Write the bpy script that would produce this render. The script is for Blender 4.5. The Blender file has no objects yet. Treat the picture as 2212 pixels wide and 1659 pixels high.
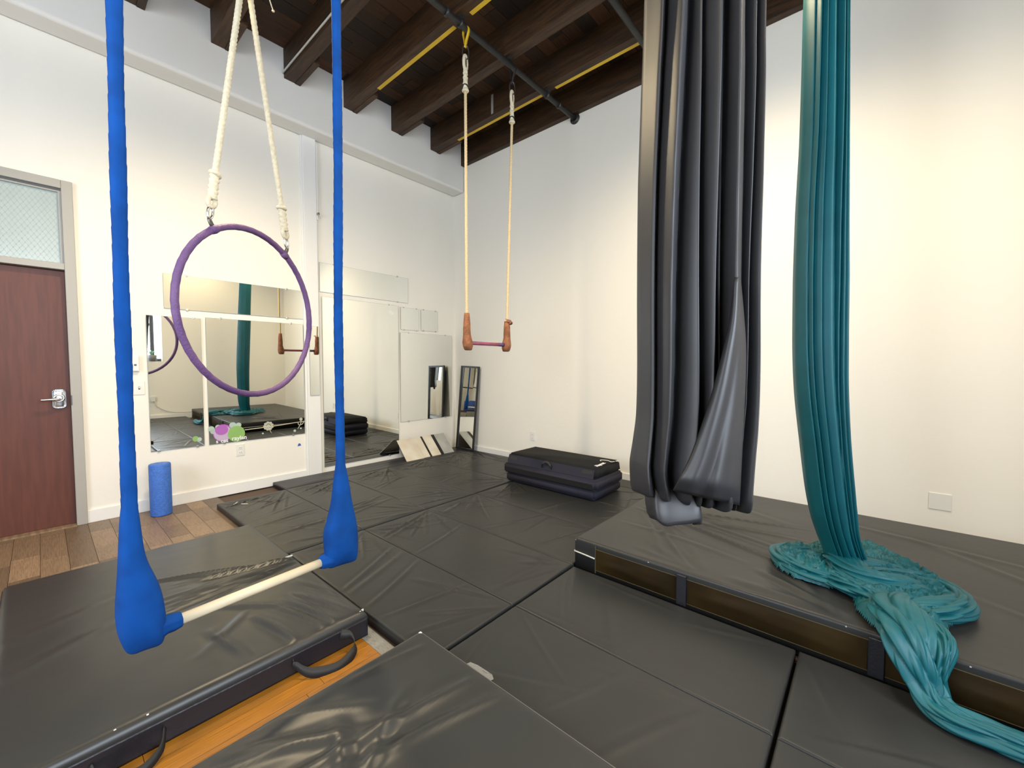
import bpy, bmesh, math, random
from mathutils import Vector, Matrix
random.seed(7)
PI = math.pi
SC = bpy.context.scene
COL = SC.collection

# ------------------------------------------------------------------ camera, world, lights, exposure
FPX, W, H = 890.0, 2212, 1659
PITCH = math.radians(2.605)          # camera looks slightly down
AX = math.radians(41.13)             # +x axis lies this far to the right of the view direction
CAMZ = 1.30
cam = bpy.data.cameras.new('camera'); cam.sensor_fit = 'HORIZONTAL'; cam.sensor_width = 36.0
cam.lens = 36.0 * FPX / W; cam.clip_start = 0.02
co = bpy.data.objects.new('camera', cam); COL.objects.link(co); SC.camera = co
fwd = Vector((math.cos(AX) * math.cos(PITCH), math.sin(AX) * math.cos(PITCH), -math.sin(PITCH)))
rgt = Vector((math.sin(AX), -math.cos(AX), 0)); upv = rgt.cross(fwd)
co.matrix_world = Matrix(((rgt.x, upv.x, -fwd.x, 0), (rgt.y, upv.y, -fwd.y, 0), (rgt.z, upv.z, -fwd.z, CAMZ), (0, 0, 0, 1)))
RD = Vector((rgt.x, rgt.y, 0)); FD = Vector((math.cos(AX), math.sin(AX), 0))

SC.view_settings.view_transform = 'Standard'; SC.view_settings.look = 'None'
SC.view_settings.gamma = 1.0; SC.view_settings.use_curve_mapping = False
SC.view_settings.exposure = 0.63
SC.cycles.max_bounces = 6; SC.cycles.diffuse_bounces = 3; SC.cycles.glossy_bounces = 4; SC.cycles.transmission_bounces = 2; SC.cycles.transparent_max_bounces = 4
SC.cycles.caustics_reflective = False; SC.cycles.caustics_refractive = False
SC.cycles.use_adaptive_sampling = True; SC.cycles.adaptive_threshold = .03

wd = bpy.data.worlds.new('sky'); SC.world = wd; wd.use_nodes = True
wd.node_tree.nodes['Background'].inputs[0].default_value = (.62, .78, 1, 1)
wd.node_tree.nodes['Background'].inputs[1].default_value = 1.5

def area(name, loc, tgt, sx, sy, power, col):
    l = bpy.data.lights.new(name, 'AREA'); l.shape = 'RECTANGLE'; l.size = sx; l.size_y = sy
    l.energy = power; l.color = col
    o = bpy.data.objects.new(name, l); COL.objects.link(o); o.location = loc
    o.rotation_euler = (Vector(tgt) - Vector(loc)).to_track_quat('-Z', 'Y').to_euler()
    return o
# daylight standing in the window openings behind the photographer
area('window_daylight', (0.38, -2.12, 2.3), (0.35, 0, 2.3), 2.75, 2.0, 150, (.82, .90, 1.0))
area('window_daylight', (-2.87, 1.5, 2.3), (0, 1.5, 2.3), 2.4, 2.0, 85, (.86, .93, 1.0))

# ------------------------------------------------------------------ materials
def nd(t, typ, **k):
    n = t.nodes.new(typ)
    for a, b in k.items(): setattr(n, a, b)
    return n
def mat(name, col, rough=.5, metal=0, var=0, vscale=8, bump=0, bscale=200, spec=.5, stretch=None, sheen=0,
        rand=0, bump2=0, b2scale=6, rvar=0, coat=0, col2=None, detail=2):
    m = bpy.data.materials.new(name); m.use_nodes = True; t = m.node_tree
    b = t.nodes['Principled BSDF']
    b.inputs['Base Color'].default_value = (*col, 1); b.inputs['Roughness'].default_value = rough
    b.inputs['Metallic'].default_value = metal; b.inputs['Specular IOR Level'].default_value = spec
    if sheen: b.inputs['Sheen Weight'].default_value = sheen; b.inputs['Sheen Roughness'].default_value = .4
    if coat: b.inputs['Coat Weight'].default_value = coat; b.inputs['Coat Roughness'].default_value = .15
    tc = nd(t, 'ShaderNodeTexCoord'); mp = nd(t, 'ShaderNodeMapping')
    t.links.new(tc.outputs['Object'], mp.inputs[0])
    if stretch: mp.inputs['Scale'].default_value = stretch
    if var or rand:
        no = nd(t, 'ShaderNodeTexNoise'); no.inputs['Scale'].default_value = vscale; no.inputs['Detail'].default_value = detail
        t.links.new(mp.outputs[0], no.inputs['Vector'])
        mx = nd(t, 'ShaderNodeMix', data_type='RGBA')
        c2 = col2 if col2 else tuple(c * (1 - var) for c in col)
        mx.inputs[6].default_value = (*col, 1); mx.inputs[7].default_value = (*c2, 1)
        rp = nd(t, 'ShaderNodeMapRange'); rp.inputs[1].default_value = .35; rp.inputs[2].default_value = .65
        t.links.new(no.outputs[0], rp.inputs[0]); t.links.new(rp.outputs[0], mx.inputs[0])
        out = mx.outputs[2]
        if rand:
            oi = nd(t, 'ShaderNodeObjectInfo'); hs = nd(t, 'ShaderNodeHueSaturation')
            mr = nd(t, 'ShaderNodeMapRange'); mr.inputs[3].default_value = 1 - rand; mr.inputs[4].default_value = 1 + rand
            t.links.new(oi.outputs['Random'], mr.inputs[0]); t.links.new(mr.outputs[0], hs.inputs['Value'])
            t.links.new(out, hs.inputs['Color']); out = hs.outputs[0]
        t.links.new(out, b.inputs['Base Color'])
    if rvar:
        n3 = nd(t, 'ShaderNodeTexNoise'); n3.inputs['Scale'].default_value = 3.0
        t.links.new(tc.outputs['Object'], n3.inputs['Vector'])
        r3 = nd(t, 'ShaderNodeMapRange'); r3.inputs[1].default_value = .3; r3.inputs[2].default_value = .7
        r3.inputs[3].default_value = rough - rvar; r3.inputs[4].default_value = rough + rvar
        t.links.new(n3.outputs[0], r3.inputs[0]); t.links.new(r3.outputs[0], b.inputs['Roughness'])
    last = None
    for s, sc in ((bump, bscale), (bump2, b2scale)):
        if s and sc < 200:
            n2 = nd(t, 'ShaderNodeTexNoise'); n2.inputs['Scale'].default_value = sc; n2.inputs['Detail'].default_value = 1.5
            t.links.new(mp.outputs[0], n2.inputs['Vector'])
            bp = nd(t, 'ShaderNodeBump'); bp.inputs['Strength'].default_value = s; bp.inputs['Distance'].default_value = .01
            t.links.new(n2.outputs[0], bp.inputs['Height'])
            if last: t.links.new(last.outputs[0], bp.inputs['Normal'])
            last = bp
    if last: t.links.new(last.outputs[0], b.inputs['Normal'])
    return m
def emit(name, col, s):
    m = mat(name, col); b = m.node_tree.nodes['Principled BSDF']
    b.inputs['Emission Color'].default_value = (*col, 1); b.inputs['Emission Strength'].default_value = s
    return m
def clearish(name, col, alpha, rough=.2):
    m = mat(name, col, rough); m.node_tree.nodes['Principled BSDF'].inputs['Alpha'].default_value = alpha
    return m

M_WALL = mat('wall_paint', (.87, .835, .755), .62, bump=.12, bscale=22)
M_SOFF = mat('soffit_paint', (.79, .77, .73), .65, bump=.2, bscale=9)
M_TRIM = mat('trim_paint', (.84, .83, .80), .4, bump=.04, bscale=30)
M_BEAM = mat('beam_wood', (.064, .027, .006), .62, var=.6, vscale=7, stretch=(6, .6, 6), rand=.25, bump=.3, bscale=30)
M_DECK = mat('deck_wood', (.062, .024, .006), .7, var=.55, vscale=6, stretch=(.6, 5, 5), rand=.75, bump=.2, bscale=30)
M_YEL = mat('yellow_tape', (.72, .47, .02), .5, var=.15)
M_LAM = mat('laminate', (.25, .165, .10), .42, var=.4, vscale=5, stretch=(9, 1.2, 1), rand=.38, bump=.05, bscale=50)
M_OAK = mat('oak', (.42, .165, .014), .34, var=.55, vscale=4, stretch=(1, 14, 1), rand=.14, bump=.06, bscale=30, coat=.2)
M_OAKGREY = mat('grey_board', (.30, .29, .26), .6, var=.4, vscale=30)
M_SUB = mat('subfloor', (.09, .055, .035), .7)
M_VIN = mat('mat_vinyl', (.0262, .0272, .0272), .40, var=.12, vscale=3, bump=.10, bscale=260, bump2=.10, b2scale=14, spec=.36)
M_VINSH = mat('mat_vinyl_shiny', (.0282, .0292, .0290), .36, var=.12, vscale=3, bump=.08, bscale=260, bump2=.14, b2scale=9, spec=.45)
M_NAVY = mat('mat_side_vinyl', (.012, .0125, .018), .42, bump=.1, bscale=120, bump2=.2, b2scale=14)
M_MESH = mat('brown_mesh', (.030, .018, .005), .6, var=.5, vscale=3, bump=.35, bscale=500, spec=.12)
M_BLACK = mat('black_webbing', (.012, .012, .013), .6, bump=.2, bscale=300)
M_SEAM = mat('pale_piping', (.55, .54, .48), .5)
M_TORN = mat('torn_lining', (.75, .74, .70), .7)
M_FOAMBK = mat('black_foam_cover', (.012, .012, .0125), .8, bump=.3, bscale=400, spec=.2)
M_FOAMGR = mat('charcoal_cover', (.024, .023, .036), .8, bump=.3, bscale=400, spec=.25)
M_WHITEPR = mat('white_print', (.85, .85, .85), .6)
M_MIR = mat('mirror_silver', (.90, .92, .885), .012, metal=1)
M_MIREDGE = mat('mirror_edge', (.30, .34, .32), .3)
M_CLIP = mat('mirror_clip', (.55, .55, .55), .25, metal=.8)
M_FRAMEBK = mat('black_frame', (.014, .013, .013), .38)
M_CREAM = mat('cream_board', (.74, .70, .60), .55, var=.22, vscale=3.2, col2=(.60, .50, .37))
M_GREYBD = mat('grey_mirror_back', (.48, .49, .47), .35, var=.3, vscale=4)
M_DOOR = mat('door_wood', (.125, .036, .022), .5, var=.22, vscale=4, stretch=(10, 10, .8), bump=.03, bscale=60)
M_DFRAME = mat('door_frame_paint', (.40, .385, .35), .45, bump=.03)
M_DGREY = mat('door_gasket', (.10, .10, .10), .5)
M_STEEL = mat('steel', (.66, .67, .68), .22, metal=1)
M_STEELD = mat('dark_steel', (.16, .155, .14), .38, metal=.9)
M_PIPE = mat('black_pipe', (.045, .044, .042), .45, metal=.4, var=.3, vscale=12)
M_ROPE = mat('cotton_rope', (.70, .54, .31), .8, var=.12, vscale=60, bump=.3, bscale=150)
M_ROPEW = mat('white_rope', (.76, .68, .50), .8, var=.15, vscale=50, bump=.3, bscale=150)
M_PURP = mat('purple_grip_tape', (.105, .050, .165), .6, var=.3, vscale=9, bump=.3, bscale=120, col2=(.165, .085, .215))
M_SUEDE = mat('brown_suede', (.33, .125, .055), .75, var=.4, vscale=22, bump=.5, bscale=60)
M_PINK = mat('pink_bar_tape', (.34, .085, .15), .5, var=.2, vscale=12)
M_BLUE = mat('blue_stretch_fabric', (.002, .062, .285), .85, var=.25, vscale=12, bump=.4, bscale=500, spec=.2)
M_WOODBAR = mat('pale_wood_bar', (.70, .60, .42), .5, var=.12, vscale=8, stretch=(1, 6, 6))
M_TEAL = mat('teal_silk', (.002, .100, .125), .48, var=.15, vscale=7, bump=.08, bscale=600, spec=.42)
M_GREYC = mat('charcoal_silk', (.024, .024, .027), .46, var=.15, vscale=7, bump=.08, bscale=600, spec=.5)
M_ROLL = mat('blue_foam', (.06, .19, .66), .65, var=.2, vscale=60, bump=.5, bscale=120)
M_PLATE = mat('plastic_plate', (.80, .79, .75), .35)
M_SLOT = mat('socket_slot', (.10, .10, .10), .5)
M_GLASS = mat('wired_glass', (.46, .54, .53), .22, var=.12, vscale=2)  # opaque; the pale blue-grey stands in for hallway light coming through
M_WIRE = mat('glass_wire', (.36, .43, .43), .4)
M_POT = mat('grey_pot', (.20, .205, .20), .6)
M_ALOE = mat('aloe_leaf', (.20, .38, .26), .5)
M_CABLE = mat('white_cable', (.62, .60, .55), .5)
M_TAPE = clearish('clear_tape', (.40, .40, .39), .38, .22)

# ------------------------------------------------------------------ mesh helpers
def link(name, me, m, parent=None):
    o = bpy.data.objects.new(name, me); COL.objects.link(o)
    if m and len(me.materials) == 0: me.materials.append(m)
    if parent: o.parent = parent
    return o
def pyd(name, v, f, m, parent=None, smooth=False):
    me = bpy.data.meshes.new(name); me.from_pydata([tuple(p) for p in v], [], f); me.validate()
    bm = bmesh.new(); bm.from_mesh(me); bmesh.ops.recalc_face_normals(bm, faces=bm.faces); bm.to_mesh(me); bm.free()
    if smooth:
        for p in me.polygons: p.use_smooth = True
    return link(name, me, m, parent)
def bmo(name, bm, m, parent=None, smooth=False):
    me = bpy.data.meshes.new(name); bmesh.ops.recalc_face_normals(bm, faces=bm.faces); bm.to_mesh(me); bm.free()
    if smooth:
        for p in me.polygons: p.use_smooth = True
    return link(name, me, m, parent)
def addbox(bm, x0, x1, y0, y1, z0, z1, bev=0, seg=2):
    r = bmesh.ops.create_cube(bm, size=1)
    vs = r['verts']
    for v in vs:
        v.co = Vector((x0 + (v.co.x + .5) * (x1 - x0), y0 + (v.co.y + .5) * (y1 - y0), z0 + (v.co.z + .5) * (z1 - z0)))
    if bev:
        es = list({e for v in vs for e in v.link_edges})
        bmesh.ops.bevel(bm, geom=es, offset=bev, segments=seg, profile=.5, affect='EDGES')
def box(name, x0, x1, y0, y1, z0, z1, m, parent=None, bev=0, seg=2):
    bm = bmesh.new(); addbox(bm, x0, x1, y0, y1, z0, z1, bev, seg)
    return bmo(name, bm, m, parent, smooth=False)
def boxes(name, L, m, parent=None, bev=0):
    bm = bmesh.new()
    for b in L: addbox(bm, *b, bev)
    return bmo(name, bm, m, parent)
def loft(name, rings, m, parent=None, cap=True, closed=True, smooth=True):
    n = len(rings[0]); v = [p for r in rings for p in r]; f = []
    for i in range(len(rings) - 1):
        for j in range(n if closed else n - 1):
            k = (j + 1) % n
            f.append((i * n + j, i * n + k, (i + 1) * n + k, (i + 1) * n + j))
    if cap and closed:
        f.append(tuple(range(n))[::-1]); f.append(tuple((len(rings) - 1) * n + j for j in range(n)))
    return pyd(name, v, f, m, parent, smooth)
def spline(pts, n):
    P = [Vector(p) for p in pts]; P = [P[0] * 2 - P[1]] + P + [P[-1] * 2 - P[-2]]; out = []
    for i in range(1, len(P) - 2):
        for k in range(n):
            t = k / n; a, b, c, d = P[i - 1:i + 3]
            out.append(.5 * (2 * b + (c - a) * t + (2 * a - 5 * b + 4 * c - d) * t * t + (3 * b - a - 3 * c + d) * t ** 3))
    out.append(P[-2]); return out
def lerps(vals, n):
    out = []
    for i in range(len(vals) - 1):
        for k in range(n): out.append(vals[i] + (vals[i + 1] - vals[i]) * k / n)
    out.append(vals[-1]); return out
def frames(pts, up0=None, closed=False):
    T = []
    for i in range(len(pts)):
        a = pts[i - 1] if (i or closed) else pts[i]; b = pts[(i + 1) % len(pts)] if (i < len(pts) - 1 or closed) else pts[i]
        T.append((b - a).normalized())
    u = up0 or (Vector((0, 0, 1)) if abs(T[0].z) < .9 else Vector((1, 0, 0)))
    N = []
    for t in T:
        u = (u - t * u.dot(t)).normalized(); N.append((u, t.cross(u)))
    return N
def tube(name, pts, rad, m, parent=None, seg=12, up=None, closed=False, cap=True):
    """rad: number, list, or f(i, theta) -> (along N, along B) offsets"""
    pts = [Vector(p) for p in pts]; fr = frames(pts, up, closed); rings = []
    for i, p in enumerate(pts):
        N, B = fr[i]; ring = []
        for j in range(seg):
            th = 2 * PI * j / seg
            if callable(rad): a, b = rad(i, th)
            else:
                r = rad[i] if isinstance(rad, (list, tuple)) else rad
                a, b = r * math.cos(th), r * math.sin(th)
            ring.append(p + N * a + B * b)
        rings.append(ring)
    if closed: rings.append(rings[0])
    return loft(name, rings, m, parent, cap=cap and not closed)
def twist(R, step, pitch, lobes=3, amt=.16):
    def f(i, th):
        r = R * (1 - amt + amt * 1.4 * abs(math.cos(lobes / 2 * (th - 2 * PI * i * step / pitch))))
        return r * math.cos(th), r * math.sin(th)
    return f
def seg_pts(a, b, step):
    a, b = Vector(a), Vector(b); n = max(2, int((b - a).length / step))
    return [a.lerp(b, i / n) for i in range(n + 1)]
def rope(name, a, b, R, m, parent):
    return tube(name, seg_pts(a, b, .006), twist(R, .006, .075), m, parent, seg=14)
def cyl(name, a, b, r, m, parent=None, seg=24):
    return tube(name, [a, b], r, m, parent, seg=seg)
def torus(name, c, R, r, axis, m, parent=None, seg=32, sy=1.0):
    ax = Vector(axis).normalized(); u = ax.orthogonal().normalized(); w = ax.cross(u)
    pts = [Vector(c) + u * R * math.cos(2 * PI * k / seg) + w * R * sy * math.sin(2 * PI * k / seg) for k in range(seg)]
    return tube(name, pts, r, m, parent, seg=10, closed=True)
def cushion(name, x0, x1, y0, y1, z0, z1, m, parent=None, r=.015, step=.03, h=None, bulge=0):
    def coords(a, b):
        e = [0, r * .06, r * .25, r * .55, r]; L = b - a; n = max(2, int((L - 2 * r) / step))
        return [a + q for q in e] + [a + r + (L - 2 * r) * k / n for k in range(1, n)] + [b - q for q in e[::-1]]
    X, Y = coords(x0, x1), coords(y0, y1); nx, ny = len(X), len(Y)
    def drop(d):
        if d >= r: return 0
        return r * (1 - math.sqrt(max(0, 1 - (1 - d / r) ** 2)))
    v, f = [], []
    for j, y in enumerate(Y):
        for i, x in enumerate(X):
            d = min(x - x0, x1 - x, y - y0, y1 - y)
            z = z1 - drop(d)
            e = min(1, d / .05)
            if h: z += h(x, y) * e
            if bulge: z += bulge * (1 - (2 * (x - x0) / (x1 - x0) - 1) ** 4) * (1 - (2 * (y - y0) / (y1 - y0) - 1) ** 4)
            v.append((x, y, z))
    for j in range(ny - 1):
        for i in range(nx - 1): f.append((j * nx + i, j * nx + i + 1, (j + 1) * nx + i + 1, (j + 1) * nx + i))
    ring = [i for i in range(nx)] + [j * nx + nx - 1 for j in range(1, ny)] + [(ny - 1) * nx + i for i in range(nx - 2, -1, -1)] + [j * nx for j in range(ny - 2, 0, -1)]
    b0 = len(v)
    for k in ring: v.append((v[k][0], v[k][1], z0))
    n = len(ring)
    for k in range(n): f.append((ring[k], b0 + k, b0 + (k + 1) % n, ring[(k + 1) % n]))
    f.append(tuple(b0 + k for k in range(n)))
    return pyd(name, v, f, m, parent, smooth=True)
def creases(L, waves=.0015, seed=0):
    rs = random.Random(seed); ph = [rs.uniform(0, 6) for _ in range(6)]
    segs = []
    for (ax, ay, bx, by, A, wd_) in L:
        l = math.hypot(bx - ax, by - ay); segs.append((ax, ay, (bx - ax) / l, (by - ay) / l, l, A, wd_, rs.uniform(0, 6), rs.uniform(.01, .03)))
    def h(x, y):
        z = waves * (math.sin(5 * x + ph[0]) * math.sin(4 * y + ph[1]) + .5 * math.sin(11 * x + 4 * y + ph[2]))
        for ax, ay, dx, dy, l, A, w_, p, c in segs:
            s = (x - ax) * dx + (y - ay) * dy
            if s < -.05 or s > l + .05: continue
            d = (x - ax) * -dy + (y - ay) * dx + c * math.sin(4 * s + p)
            if abs(d) > 3.5 * w_: continue
            e = max(0, math.sin(PI * min(1, max(0, (s + .05) / (l + .1))))) ** .7
            z += A * e * (math.exp(-(d / w_) ** 2) - .45 * math.exp(-((d - 1.6 * w_) / w_) ** 2))
        return z
    return h
def fan(cx, cy, a0, a1, n, l0, l1, A, w_, rs):
    out = []
    for k in range(n):
        a = math.radians(a0 + (a1 - a0) * (k + rs.uniform(-.25, .25)) / max(1, n - 1)); s = rs.uniform(.02, .14); l = rs.uniform(l0, l1)
        out.append((cx + math.cos(a) * s, cy + math.sin(a) * s, cx + math.cos(a) * (s + l), cy + math.sin(a) * (s + l), A * rs.uniform(.5, 1.1), w_ * rs.uniform(.7, 1.3)))
    return out

def thing(name, label, cat, loc=(0, 0, 0), group=None):
    o = bpy.data.objects.new(name, None); COL.objects.link(o); o.location = loc
    o['label'] = label; o['category'] = cat
    if group: o['group'] = group
    o.empty_display_size = .05
    return o
def tag(o, label, cat, group=None):
    o['label'] = label; o['category'] = cat
    if group: o['group'] = group
    return o
def struct(o):
    o['kind'] = 'structure'; return o
def settle(root):
    """parts were built in world coordinates: keep them there under a root that stands at the thing's base"""
    bpy.context.view_layer.update()
    inv = Matrix.Translation(root.location).inverted()
    for c in root.children: c.matrix_parent_inverse = inv
    return root
UNIT = {}
def unit(m):
    if m.name not in UNIT:
        bm = bmesh.new(); bmesh.ops.create_cube(bm, size=1); me = bpy.data.meshes.new(m.name + '_piece'); bm.to_mesh(me); bm.free(); me.materials.append(m)
        UNIT[m.name] = me
    return UNIT[m.name]
def piece(name, x0, x1, y0, y1, z0, z1, m, parent):
    o = bpy.data.objects.new(name, unit(m)); COL.objects.link(o); o.parent = parent
    o.location = ((x0 + x1) / 2, (y0 + y1) / 2, (z0 + z1) / 2); o.scale = (x1 - x0, y1 - y0, z1 - z0)
    return o
def text(name, s, size, m, parent, mw, ext=.0008, bold=False):
    c = bpy.data.curves.new(name, 'FONT'); c.body = s; c.size = size; c.extrude = ext
    if bold: c.offset = size * .02
    t = bpy.data.objects.new(name, c); COL.objects.link(t); bpy.context.view_layer.update()
    me = bpy.data.meshes.new_from_object(t.evaluated_get(bpy.context.evaluated_depsgraph_get()))
    bpy.data.objects.remove(t); me.transform(mw); me.materials.clear()
    return link(name, me, m, parent)

# ------------------------------------------------------------------ room shell
XR, YL, XB, YB = 4.20, 4.84, -2.60, -1.85     # right wall, mirror wall, wall behind on the left, window wall behind
ZB, ZD = 4.22, 4.51                            # beam bottoms, deck underside
floor = struct(box('floor', XB - .2, XR + .2, YB - .2, YL + .2, -.12, -.012, M_SUB))
# brown laminate by the door
rs = random.Random(3)
x = -1.45
while x < 1.08:
    w = .128; y = 2.4 + rs.uniform(0, .3)
    while y < YL:
        l = rs.choice((.30, .42, .55)); e = min(y + l, YL)
        piece('floor_plank', x + .001, x + w - .001, max(y, 2.4) + .001, e - .001, -.012, 0, M_LAM, floor); y += l
    x += w
# orange oak strips in the front
yy = 0.9
while yy < 2.38:
    x = -2.0 + rs.uniform(-.6, 0)
    while x < .955:
        l = rs.uniform(.55, 1.1); e = min(x + l, .965)
        piece('floor_plank', max(x, XB) + .0008, e - .0008, yy + .0007, yy + .0823, -.012, 0, M_OAK, floor); x += l
    yy += .083
piece('floor_plank', .966, 1.033, 1.30, 2.2, -.012, -.001, M_OAKGREY, floor)
piece('floor_plank', XB, -1.46, 2.4, YL, -.012, 0, M_LAM, floor)

wl = struct(boxes('wall_left', [(XB - .2, -.86, YL, YL + .2, 0, 4.7), (.205, XR + .2, YL, YL + .2, 0, 4.7), (-.86, .205, YL, YL + .2, 2.72, 4.7)], M_WALL))
box('hall_wall', -1.0, .35, YL + .2, YL + .25, 0, 2.8, M_WALL, wl)
wr = struct(box('wall_right', XR, XR + .2, YB - .2, YL, 0, 4.7, M_WALL))
# window wall behind the photographer, opening x -1..1.7, z 1.26..3.3
wb = struct(boxes('wall_back', [(XB - .2, -1.0, YB - .25, YB, 0, 4.7), (1.74, XR, YB - .25, YB, 0, 4.7), (-1.0, 1.74, YB - .25, YB, 0, 1.26), (-1.0, 1.74, YB - .25, YB, 3.3, 4.7)], M_WALL))
wf = struct(boxes('wall_front', [(XB - .25, XB, YB, .3, 0, 4.7), (XB - .25, XB, 2.7, YL, 0, 4.7), (XB - .25, XB, .3, 2.7, 0, 1.26), (XB - .25, XB, .3, 2.7, 3.3, 4.7)], M_WALL))
M_WIN = mat('window_frame_paint', (.08, .085, .10), .5)
w1 = struct(boxes('window_1', [(-1.0, 1.74, YB - .2, YB - .14, 1.26, 1.32), (-1.0, 1.74, YB - .2, YB - .14, 3.24, 3.30), (-1.0, -.94, YB - .2, YB - .14, 1.32, 3.24), (1.56, 1.63, YB - .2, YB - .1, 1.32, 3.24), (.30, .38, YB - .2, YB - .14, 1.32, 3.24), (-.94, 1.56, YB - .2, YB - .15, 2.02, 2.07)], M_WIN))
w2 = struct(boxes('window_2', [(XB - .2, XB - .14, .3, 2.7, 1.26, 1.32), (XB - .2, XB - .14, .3, 2.7, 3.24, 3.3), (XB - .2, XB - .14, .3, .36, 1.32, 3.24), (XB - .2, XB - .14, 2.64, 2.7, 1.32, 3.24), (XB - .2, XB - .14, 1.46, 1.54, 1.32, 3.24)], M_WIN))

# protruding plaster soffit above the mirrors
tr = struct(box('trim_1', XB, XR, 4.60, YL, 3.835, 4.7, M_SOFF, bev=.03, seg=4))
# pilaster board
tp = struct(boxes('trim_2', [(1.985, 2.125, 4.795, YL, 0, 3.835), (1.965, 1.985, 4.812, YL, 0, 3.835)], M_TRIM, bev=.003))
boxes('cable_channel', [(2.128, 2.142, 4.80, YL, 2.95, 3.80), (2.128, 2.137, 4.81, YL, 2.5, 2.95)], M_TRIM, tp, bev=.002)
box('hook', 2.130, 2.150, 4.775, YL, 3.00, 3.03, M_STEEL, tp, bev=.003)
b1 = struct(box('baseboard_left', .215, 1.965, YL - .016, YL, 0, .105, M_TRIM, bev=.003))
b2 = struct(box('baseboard_right', XR - .016, XR, YB, YL, 0, .115, M_TRIM, bev=.003))
b3 = struct(box('baseboard_back', XB, XR - .016, YB, YB + .016, 0, .115, M_TRIM, bev=.003))

ceil = struct(box('ceiling', XB - .2, XR + .2, YB - .25, YL + .2, 4.7, 4.8, M_SUB))
y = 4.60
while y > YB:
    x = XB - rs.uniform(0, 1)
    while x < XR:
        l = rs.uniform(.6, 1.9); e = min(x + l, XR)
        if e > XB: piece('deck_board', max(x, XB) + .002, e - .002, y - .148, y - .002, ZD + rs.uniform(0, .006), ZD + .03, M_DECK, ceil)
        x += l
    y -= .15
BX = [3.585, 2.98, 2.365, 1.735, 1.12, .51, -.10, -.71, -1.32, -1.93]
def beam(x0, w, blk=True):
    o = box('beam', x0, x0 + w, YB, 4.60, ZB, ZD, M_BEAM, ceil, bev=.004)
    if blk: box('bearing_block', x0 + w, x0 + w + .055, 4.14, 4.60, ZB - .005, ZD, M_BEAM, o, bev=.004)
    return o
beams = [beam(a, .105) for a in BX]
ledger = box('beam', 4.135, XR, YB, 4.60, ZB - .02, ZD, M_BEAM, ceil, bev=.004)
for bi, y0, y1 in ((0, 2.78, 4.14), (0, -.5, 2.60), (2, 2.80, 4.02), (2, 0.2, 2.60)):
    xx = BX[bi]
    box('yellow_tape', xx + .075, xx + .112, y0, y1, ZB - .002, ZB + .012, M_YEL, beams[bi])
cyl('conduit', (BX[3] - .012, 4.60, ZB + .045), (BX[3] - .012, YB, ZB + .045), .009, M_PLATE, beams[3], 10)
pb = boxes('paint_mark', [(BX[0] - .0015, BX[0], 3.42, 3.455, ZB + .02, ZB + .24)], mat('chalk', (.30, .29, .26), .9), beams[0])

# ------------------------------------------------------------------ door
dr = struct(box('door_1', -.80, .155, YL + .03, YL + .075, .012, 2.045, M_DOOR, bev=.002))
boxes('door_frame', [(.155, .218, YL - .03, YL + .12, 0, 2.745), (-.865, -.80, YL - .03, YL + .12, 0, 2.745), (-.80, .155, YL - .03, YL + .12, 2.68, 2.745), (-.80, .155, YL - .03, YL + .12, 2.05, 2.10)], M_DFRAME, dr, bev=.004)
boxes('gasket', [(-.80, .155, YL + .0, YL + .05, 2.655, 2.68), (.138, .155, YL + .0, YL + .05, 2.10, 2.655)], M_DFRAME, dr)
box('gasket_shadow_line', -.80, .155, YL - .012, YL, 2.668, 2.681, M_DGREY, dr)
gl = box('transom_pane', -.80, .138, YL + .022, YL + .032, 2.10, 2.66, M_GLASS, dr)
bm = bmesh.new()
for k in range(-24, 50):
    for s in (1, -1):
        xs = -.80 + k * .03; pts = []
        for z in (2.10, 2.66):
            xx = xs + (z - 2.10) * s * .6 + (.3 if s < 0 else -.1); pts.append((xx, z))
        (xa, za), (xb, zb) = pts
        if max(xa, xb) > .136 or min(xa, xb) < -.80: 
            t0, t1 = 0, 1
            for lim, sg in ((.136, 1), (-.80, -1)):
                fa, fb = sg * (xa - lim), sg * (xb - lim)
                if fa > 0 and fb > 0: t0, t1 = 1, 0
                elif fa > 0: t0 = max(t0, fa / (fa - fb))
                elif fb > 0: t1 = min(t1, fa / (fa - fb))
            if t1 - t0 < .05: continue
            xa, xb, za, zb = xa + (xb - xa) * t0, xa + (xb - xa) * t1, za + (zb - za) * t0, za + (zb - za) * t1
        d = .0012
        vs = [bm.verts.new(p) for p in ((xa - d, YL + .0213, za), (xa + d, YL + .0213, za), (xb + d, YL + .0213, zb), (xb - d, YL + .0213, zb))]
        bm.faces.new(vs)
bmo('glass_wire', bm, M_WIRE, gl)
# lever handle
bm = bmesh.new(); addbox(bm, .056, .129, YL + .008, YL + .03, .960, 1.108, .024, 4); hp = bmo('handle_plate', bm, M_STEEL, dr, True)
tube('handle_lever', spline([(.092, YL + .01, 1.033), (.092, YL - .035, 1.033), (.085, YL - .045, 1.033), (.045, YL - .048, 1.034), (-.005, YL - .048, 1.032)], 5), .0095, M_STEEL, hp, 12)
torus('handle_ring', (.092, YL + .002, 1.04), .026, .008, (0, 1, 0), M_STEEL, hp)
box('latch', .1545, .162, YL - .031, YL - .02, .98, 1.06, M_DGREY, dr)
box('threshold', -.80, .155, YL - .04, YL + .12, 0, .011, M_LAM, dr)

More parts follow.
